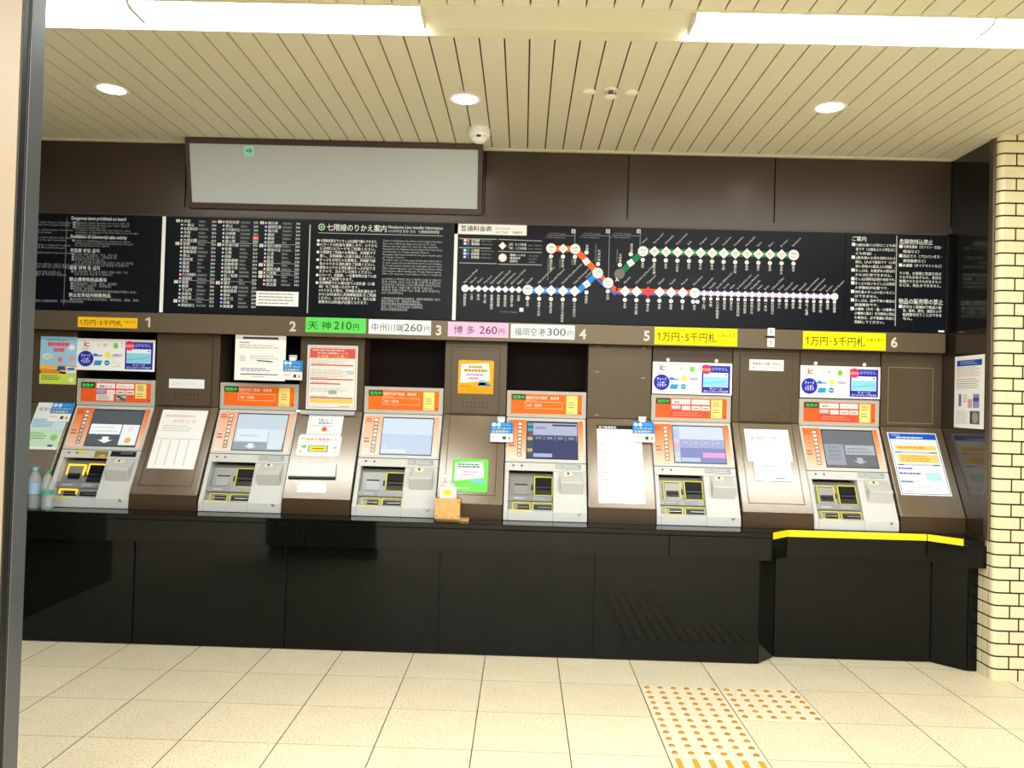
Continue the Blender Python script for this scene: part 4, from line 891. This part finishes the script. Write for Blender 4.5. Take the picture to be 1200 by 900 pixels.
def p_net(a, w, h):
    a.rect(0, w, h*.42, h, '#1688dc'); a.disc(w*.14, h*.86, w*.1, '#cfe6f8', 2); a.disc(w*.36, h*.86, w*.1, '#cfe6f8', 2); a.greek(w*.52, w*.92, h*.80, h*.94, 2, '#7fbdf0', 2)
    a.text('インターネット', w*.06, h*.63, h*.13, '#ffffff', bold=.04, w=w*.84, res=1); a.text('会員募集中!', w*.06, h*.47, h*.13, '#f4ee6a', bold=.04, w=w*.8, res=1); a.greek(w*.06, w*.45, h*.18, h*.32, 2, '#e8a8a8', 2); a.rect(w*.55, w*.7, h*.12, h*.28, '#4a4a4a', 2); a.rect(w*.8, w*.9, h*.12, h*.26, '#b9a85a', 2)
G3 = 'blue internet cards clipped beside the machines'
slope(-2.900, -2.767, .000, .130, 'internet_card', 'blue-topped card over the leaflet left of machine 1', 'card', p_net, n=.004, group=G3)
vert(-1.459, -1.342, 1.527, 1.646, 'internet_card', 'blue-topped card hanging right of the white notice above machine 2', 'card', p_net, Y=4.79, group=G3)
slope(-.186, -.052, .056, .190, 'internet_card', 'blue-topped card overlapping the left edge of machine 4', 'card', p_net, n=.018, group=G3)
slope(.676, .806, .028, .165, 'internet_card', 'blue-topped card over the corner of the long fare list', 'card', p_net, n=.018, group=G3)
def clip(c, label, n=0):
    mb = MB(); x, y, z = c; mb.box(x-.024, x+.024, y-.004, y, z, z+.030, clear('clip_plastic', '#eef2f4', .35)); mb.box(x-.016, x+.016, y-.012, y-.004, z-.006, z+.014, M_WHITE); tag(mb.build('card_clip', loc=(x, y, z), bevel=.002), label, 'clip', 'plastic card clips')
clip((-1.40, 4.788, 1.648), 'white plastic clip holding the card above machine 2')
y_, z_ = I(.053, .020); clip((-.125, y_, z_), 'white plastic clip holding the card beside machine 4')
y_, z_ = I(.024, .020); clip((.735, y_, z_), 'pale plastic clip holding the card on the fare list')
def p_white(a, w, h): a.text('ありがとうございます', w*.1, h*.35, h*.3, '#c9d4ea', w=w*.6, res=1)
vert(-2.186, -1.966, 1.458, 1.515, 'door_label', 'blank white label on the door between machines 1 and 2', 'label', p_white, '#eef2f8', Y=YI-.0052)
def p_sheet(a, w, h):
    a.greek(w*.1, w*.9, h*.86, h*.93, 1, '#eccaca', 2, .5); a.text('お知らせ', w*.3, h*.78, h*.06, '#f0a0a0', w=w*.5); a.greek(w*.1, w*.8, h*.62, h*.74, 3, '#c9c9cc', 2, .3); a.rect(w*.04, w*.96, h*.495, h*.50, '#8a8e94', 2)
    for k in range(4): a.rect(w*(.14+k*.2), w*(.165+k*.2), h*.05, h*.48, '#d8d6e2', 2)
slope(-2.212, -1.932, .026, .42, 'notice_sheet', 'large white notice sheet on the slope between machines 1 and 2', 'notice', p_sheet)
def p_notice(a, w, h):
    a.rect(0, w, h*.9, h, '#d9d3c4'); a.rect(w*.15, w*.85, h*.91, h*.96, '#3a3a4c', 2); a.rect(w*.08, w*.28, h*.825, h*.84, '#3a4a8a', 2); a.greek(w*.08, w*.92, h*.70, h*.80, 2, '#c3c2b8', 2); a.greek(w*.1, w*.22, h*.42, h*.55, 5, '#b4b8bc', 2); a.greek(w*.3, w*.9, h*.46, h*.56, 2, '#c4c8cc', 2); a.line((w*.44, h*.44), (w*.75, h*.42), .006, '#34383c', 3); a.greek(w*.12, w*.75, h*.2, h*.28, 2, '#7a86c8', 2); a.rect(w*.12, w*.86, h*.125, h*.145, '#4a5288', 2); a.greek(w*.35, w*.65, h*.07, h*.1, 1, '#a9b0d0', 2)
vert(-1.757, -1.447, 1.518, 1.794, 'paper_notice', 'white printed notice hanging from the header above machine 2', 'notice', p_notice, '#f6f6f2', Y=4.792)
# red poster in its clear holder, and the used-ticket slot below
hold = empty('poster_holder', (-1.17, YI-.012, 1.34), 'clear plastic holder carrying the red poster', 'holder')
mb = MB(); mb.box(-1.335, -1.015, YI-.016, YI-.014, 1.345, 1.755, clear('holder_clear', '#fbfcfc', .97)); mb.build('front_sheet', hold)
mb = MB(); mb.box(-1.36, -1.025, YI-.034, YI-.018, 1.320, 1.3445, clear('holder_lip', '#dfe6ea', .45)); mb.box(-1.385, -1.33, YI-.032, YI-.016, 1.33, 1.345, M_WHITE); mb.build('bottom_lip', hold)
def p_red(a, w, h):
    a.frame(w*.03, w*.97, h*.03, h*.97, .003, '#e85a4a'); a.rect(w*.05, w*.95, h*.80, h*.95, '#e8483e'); a.greek(w*.1, w*.9, h*.90, h*.94, 1, '#ffd0c8', 3); a.text('地下鉄の乗車券について', w*.5, h*.862, h*.035, '#ffffff', 3, align='c', bold=.03, w=w*.6, res=1); a.text('お客様へのお願い', w*.5, h*.81, h*.045, '#ffe04a', 3, align='c', bold=.04, w=w*.6, res=1)
    for q, wv in ((.68, .85), (.46, .85), (.39, .6), (.17, .85)): a.rect(w*.07, w*(.07+wv), h*q, h*(q+.02), '#e05048', 2); a.greek(w*.09, w*.5, h*(q+.024), h*(q+.04), 1, '#9a6a60', 2)
    for q in (.56, .5, .27, .72): a.greek(w*.08, w*.85, h*q, h*(q+.07), 3, '#d8bcb0', 2, .3)
    a.rect(w*.78, w*.93, h*.55, h*.61, '#bfe0e4', 2); a.rect(w*.44, w*.6, h*.24, h*.30, '#a9b8b4', 3); a.rect(w*.07, w*.93, h*.1, h*.16, '#ffd84a', 2); a.greek(w*.65, w*.92, h*.045, h*.06, 1, '#7a3a34', 2)
vert(-1.331, -1.020, 1.352, 1.748, 'red_poster', 'red and white poster in the clear holder between machines 2 and 3', 'poster', p_red, '#fbf7f2', Y=YI-.010)
def p_blue(a, w, h):
    a.frame(w*.08, w*.94, h*.08, h*.94, .002, '#9cc4e8'); a.text('不要になった', w*.5, h*.70, h*.14, '#4a6ab8', align='c', bold=.02, w=w*.45, res=1); a.text('乗車券は', w*.5, h*.54, h*.14, '#4a6ab8', align='c', bold=.02, w=w*.4, res=1); a.greek(w*.15, w*.85, h*.4, h*.48, 1, '#9aa4b4', 2); a.poly([(w*.44, h*.38), (w*.44, h*.27), (w*.38, h*.27), (w*.5, h*.13), (w*.62, h*.27), (w*.56, h*.27), (w*.56, h*.38)], '#ee5a50', 2)
slope(-1.305, -1.093, .035, .165, 'small_notice', 'small white notice with blue text and a red arrow below the red poster', 'notice', p_blue)
def p_slot(a, w, h):
    a.text('使用済み乗車券入れ', w*.5, h*.72, h*.15, '#f0787e', align='c', bold=.03, w=w*.84, res=1); a.greek(w*.15, w*.85, h*.62, h*.68, 1, '#c9a0a0', 2, .3); a.poly([(w*.08, h*.45), (w*.2, h*.5), (w*.22, h*.38), (w*.12, h*.36)], '#5cc878'); a.poly([(w*.8, h*.38), (w*.92, h*.48), (w*.9, h*.36)], '#5cc878'); a.rect(w*.26, w*.72, h*.18, h*.5, '#5aa8d0', 2); a.rect(w*.29, w*.69, h*.22, h*.46, '#f2dc2c', 3); a.rect(w*.36, w*.62, h*.32, h*.36, '#6a5a1c', 4); a.disc(w*.1, h*.2, w*.03, '#f4a890'); a.disc(w*.88, h*.2, w*.03, '#c4e088')
slope(-1.345, -1.085, .168, .310, 'slot_sticker', 'rounded white sticker with a yellow slot picture below the small notice', 'sticker', p_slot, '#fbfaf6', r=.02)
t = empty('used_ticket_slot', (-1.225, *I(.4)), 'pale flat lid of the used-ticket box on the slope between machines 2 and 3', 'ticket slot')
mb = MB(); P = [Vector((u, *I(q, nn))) for nn in (.001, .02) for u, q in ((-1.362, .450), (-1.085, .446), (-1.09, .355), (-1.355, .355))]
for k in (6, 7): P[k] = P[k]-SN*.012
mb.add(P, [(3, 2, 1, 0), (4, 5, 6, 7), (0, 1, 5, 4), (1, 2, 6, 5), (2, 3, 7, 6), (3, 0, 4, 7)], mat('lid_pale', '#dfe8e8', .35)); mb.build('lid', t, bevel=.003)
mb = MB(); P = [Vector((u, *I(q, nn))) for nn in (.001, .014) for u, q in ((-1.362, .460), (-1.085, .456), (-1.085, .451), (-1.362, .4535))]
mb.add(P, [(3, 2, 1, 0), (4, 5, 6, 7), (0, 1, 5, 4), (1, 2, 6, 5), (2, 3, 7, 6), (3, 0, 4, 7)], M_BLACK); mb.build('slot_gap', t)
slope(-1.30, -1.13, .475, .545, 'white_patch', 'blank white slip low on the slope under the used-ticket lid', 'slip', None, '#f2f2f4')  # plain white rectangle laid on the lower slope
def p_yel(a, w, h):
    a.poly([(w*.06, h*.32), (w*.9, h*.40), (w*.86, h*.92), (w*.08, h*.88)], '#fffdf4'); a.greek(w*.3, w*.68, h*.76, h*.84, 1, '#c98a3c', 3, .8, 0); a.greek(w*.16, w*.82, h*.65, h*.74, 1, '#c98a3c', 3, .85, 0)
    a.greek(w*.22, w*.72, h*.52, h*.61, 1, '#b59ac0', 3, .7, .1, 4); a.greek(w*.3, w*.6, h*.42, h*.5, 1, '#ea7ab0', 3, .7, .1, 6); a.rect(w*.58, w*.78, h*.26, h*.42, '#8fc4e8', 4); a.poly([(w*.55, h*.24), (w*.98, h*.24), (w*.8, h*.34), (w*.6, h*.34)], '#3f86c8', 4); a.rect(w*.0, w, 0, h*.2, '#f0a018', 1); a.greek(w*.05, w*.45, h*.2, h*.26, 1, '#c07a10', 3)
vert(-.398, -.180, 1.474, 1.680, 'square_sticker', 'orange-yellow square sticker on the door between machines 3 and 4', 'sticker', p_yel, '#f8b01c', Y=YI-.0052, r=.012)
def p_grn(a, w, h):
    a.poly([(w*.06, h*.32), (w*.9, h*.44), (w*.84, h*.92), (w*.08, h*.88)], '#f6fdf4', 1); a.greek(w*.14, w*.78, h*.72, h*.86, 2, '#5c8a7a', 3, .7, .05); a.greek(w*.3, w*.72, h*.48, h*.64, 2, '#ec9ab4', 3, .5, .3, 8); a.poly([(w*.5, h*.28), (w*.96, h*.26), (w*.8, h*.38), (w*.58, h*.38)], '#7ac4d8', 4); a.rect(w*.1, w*.3, h*.36, h*.52, '#d5e0d4', 3); a.rect(w*.1, w*.5, h*.08, h*.13, '#bdf0b4', 2)
slope(-.402, -.190, .300, .512, 'square_sticker', 'green square sticker on the slope between machines 3 and 4', 'sticker', p_grn, '#6fdc58', r=.012, n=.001)
def p_list(a, w, h):
    a.rect(0, w, h*.95, h, '#1f2024'); a.text('地下鉄運賃表', w*.04, h*.957, h*.036, '#ffffff', 3, w=w*.4, res=1, bold=.03); a.greek(w*.05, w*.7, h*.88, h*.93, 2, '#c4c6ca', 2, .3); a.greek(w*.05, w*.45, h*.82, h*.84, 1, '#a8acb2', 2, .4)
    for k in range(24):
        q = h*(.80-k*.03); a.rect(w*.07, w*(.12+.05*((k*7) % 3)), q, q+h*.006, '#7e838a', 2); a.rect(w*.32, w*(.36+.04*((k*5) % 3)), q, q+h*.005, '#ccd0d6', 2); a.rect(w*.66, w*.72, q, q+h*.005, '#c4c8d0', 2); a.rect(w*.86, w*.91, q, q+h*.005, '#c9ced4', 2)
slope(.459, .729, .048, .556, 'fare_list', 'long white fare list with a black heading between machines 4 and 5', 'notice', p_list, n=.001)
def p_label(a, w, h): a.text('特急券のお買い求めは', w*.08, h*.52, h*.27, '#55585c', w=w*.84, res=1, bold=.01); a.text('窓口へどうぞ', w*.08, h*.18, h*.24, '#85888c', w=w*.7, res=1)
vert(1.385, 1.595, 1.664, 1.732, 'door_label', 'white two-line label high on the door between machines 5 and 6', 'label', p_label, Y=YI-.0052)
slope(1.355, 1.622, .046, .262, 'notice_sheet', 'wide white sheet with faint red text between machines 5 and 6', 'notice', lambda a, w, h: (a.text('お知らせ', w*.12, h*.68, h*.12, '#e07a7a', w=w*.6), a.greek(w*.16, w*.6, h*.3, h*.46, 2, '#d4cfcf', 2, .35), a.rect(w*.1, w*.9, h*.6, h*.607, '#ecd0d0')))
slope(1.385, 1.605, .255, .388, 'notice_sheet', 'smaller white sheet with blue lines overlapping the wide one', 'notice', lambda a, w, h: (a.greek(w*.25, w*.7, h*.66, h*.78, 1, '#b9b4b8', 2, .5), a.greek(w*.12, w*.9, h*.34, h*.58, 3, '#a8d0ea', 2, .5, .4), a.greek(w*.55, w*.85, h*.1, h*.18, 1, '#70747a', 2, .6)), n=.003)
def p_right(a, w, h):
    a.frame(w*.02, w*.98, h*.015, h*.985, .004, '#3f58b4'); a.rect(w*.02, w*.98, h*.89, h*.985, '#1d58c8', 2); a.greek(w*.08, w*.3, h*.945, h*.965, 1, '#cfe0f8', 3); a.greek(w*.16, w*.85, h*.905, h*.93, 1, '#e4f0fc', 3, .8); a.greek(w*.25, w*.85, h*.81, h*.84, 1, '#c8c0b8', 2, .4)
    a.rect(w*.1, w*.92, h*.71, h*.79, '#fbd07a', 2); a.greek(w*.14, w*.85, h*.735, h*.77, 1, '#e88a2a', 3, .7); a.rect(w*.07, w*.92, h*.665, h*.685, '#4860b0', 2); a.rect(w*.2, w*.78, h*.662, h*.688, '#b8bcd8', 3); a.rect(w*.1, w*.92, h*.51, h*.645, '#fbd484', 2); a.greek(w*.16, w*.8, h*.525, h*.63, 3, '#ee9a3c', 3, .5, .2)
    a.rect(w*.07, w*.92, h*.465, h*.485, '#4860b0', 2); a.rect(w*.2, w*.78, h*.462, h*.488, '#c4c8de', 3)
    for q, wv in ((.40, .3), (.32, .45), (.19, .25)): a.greek(w*.06, w*(.06+wv), h*q, h*(q+.035), 1, '#5a6cb4', 2, .8, .05)
    a.rect(w*.58, w*.88, h*.23, h*.36, '#b8e4ee', 2); a.greek(w*.06, w*.5, h*.25, h*.31, 2, '#cfccc8', 2, .3); a.greek(w*.12, w*.85, h*.1, h*.17, 2, '#d8c8c4', 2, .4); a.greek(w*.1, w*.35, h*.05, h*.075, 1, '#8a92b8', 2)
slope(2.222, 2.517, .042, .450, 'information_poster', 'white poster with a blue heading and amber bands on the rightmost cabinet', 'poster', p_right, n=.0008)
def p_wall(a, w, h):
    a.rect(w*.08, w*.92, h*.86, h*.94, '#2347a8'); a.greek(w*.2, w*.8, h*.875, h*.93, 2, '#9ab2e8', 2, .5); a.greek(w*.08, w*.92, h*.80, h*.85, 2, '#b4b0b0', 2, .3); a.greek(w*.08, w*.92, h*.71, h*.80, 4, '#e8b8b0', 2, .4); a.greek(w*.08, w*.9, h*.54, h*.69, 5, '#a8aca8', 2, .35); a.rect(w*.16, w*.25, h*.30, h*.47, '#77709a', 2); a.greek(w*.32, w*.46, h*.35, h*.47, 3, '#c0b4a8', 2); a.rect(w*.48, w*.62, h*.28, h*.40, '#d8a0a4', 2); a.rect(w*.65, w*.85, h*.28, h*.47, '#8898d0', 2); a.rect(w*.66, w*.84, h*.37, h*.42, '#3c50a8', 3); a.greek(w*.08, w*.5, h*.05, h*.24, 8, '#c4bcb8', 2, .3); a.rect(w*.55, w*.87, h*.06, h*.24, '#6a6a68', 2); a.disc(w*.72, h*.15, w*.1, '#a0a094', 3); a.rect(w*.57, w*.63, h*.08, h*.22, '#3f3f42', 3)
flat('wall_poster', 'tall white notice with a blue heading on the right side wall', 'poster', (2.5648, 4.728, 1.353), .303, .418, p_wall, U=(0, -1, 0), N=(-1, 0, 0))

# ------------------------------------------------------------------ things standing on the counter
sb_ = empty('wooden_box', (-.405, 4.525, ZT), 'small pale wooden box on the counter between machines 3 and 4', 'box')
M_WOOD = mat('pale_wood', '#dba968', .5, noise=.12, nscale=22)
bx0, bx1, by0, by1 = -.478, -.336, 4.478, 4.572; bz0, bz1 = ZT+.0125, ZT+.128
mb = MB(); mb.box(bx0, bx1, by0, by0+.009, bz0, bz1, M_WOOD); a = Art((bx0, by0-.0002, bz0), mb=mb)
for u, v in ((.012, .016), (.132, .018), (.10, .012), (.012, .1), (.132, .1)): a.disc(u, v, .0035, '#6a4a28', 0, 10)
mb.build('front_board', sb_, bevel=.0015)
mb = MB(); mb.box(bx0, bx1, by1-.009, by1, bz0, bz1, M_WOOD); mb.build('back_board', sb_, bevel=.001)
for x in (bx0, bx1-.009): mb = MB(); mb.box(x, x+.009, by0+.009, by1-.009, bz0, bz1, M_WOOD); mb.build('side_board', sb_)
mb = MB(); mb.box(bx0+.005, bx1+.050, by0+.02, by1+.008, ZT+.0005, bz0-.0005, M_WOOD); mb.build('base_board', sb_, bevel=.001)
sa = empty('sanitizer_bottle', (-.409, 4.526, bz0), 'clear sanitizer pump bottle standing in the wooden box', 'bottle')
M_CL = clear('bottle_milky', '#fafcfd', .4)
mb = MB(); mb.prism([(x*.052-.409, y*.034+4.526) for x, y in ((-1, -.8), (-.8, -1), (.8, -1), (1, -.8), (1, .8), (.8, 1), (-.8, 1), (-1, .8))], bz0+.001, bz0+.185, 'z', M_CL); mb.lathe((-.409, 4.526, bz0+.185), [(.045, 0), (.032, .014), (.016, .02)], M_CL, 20); mb.build('body', sa, bevel=.004)
mb = MB(); mb.box(-.434, -.389, 4.4905, 4.4915, bz0+.138, bz0+.165, ink('#f2dc1e')); mb.build('yellow_label', sa)
mb = MB(); mb.lathe((-.409, 4.526, bz0+.206), [(.014, 0), (.014, .012), (.006, .014), (.005, .030), (.012, .031), (.012, .038)], M_WHITE, 16); mb.box(-.449, -.409, 4.520, 4.532, bz0+.237, bz0+.245, M_WHITE); mb.build('pump', sa, bevel=.001)
def bottle(x, y, h, cap, band, z0, z1, label, tint):
    t = empty('plastic_bottle', (x, y, ZT), label, 'bottle', 'empty drink bottles beside machine 1')
    r = .033; n = 28; mbq = MB()
    prof = [(.026, .001), (.031, .006), (r, .02), (r*.94, .035), (r, .05), (r*.94, .07), (r, .085), (r, h*.66), (r*.9, h*.74), (.02, h*.86), (.0125, h*.9), (.0125, h*.95)]
    mbq.lathe((x, y, ZT), prof, clear('pet_'+tint, tint, .76), n); mbq.build('body', t, smooth=True)
    mb = MB(); mb.lathe((x, y, ZT+h*.94), [(.0155, 0), (.0155, h*.07), (.013, h*.075)], mat('cap_'+cap, cap, .4), 20); mb.build('cap', t, smooth=True)
    mb = MB(); mb.lathe((x, y, ZT), [(r+.0008, z0), (r+.0008, z1)], clear('band_'+band, band, .25), n); mb.build('wrapper', t, smooth=True)
bottle(-2.775, 4.50, .235, '#7cc4e6', '#a9cdf0', .088, .15, 'clear drink bottle with a light blue cap beside machine 1', '#f0f5f8')
bottle(-2.692, 4.485, .222, '#1fa85c', '#4fb894', .088, .112, 'clear drink bottle with a green cap and green band beside machine 1', '#f2f6f6')
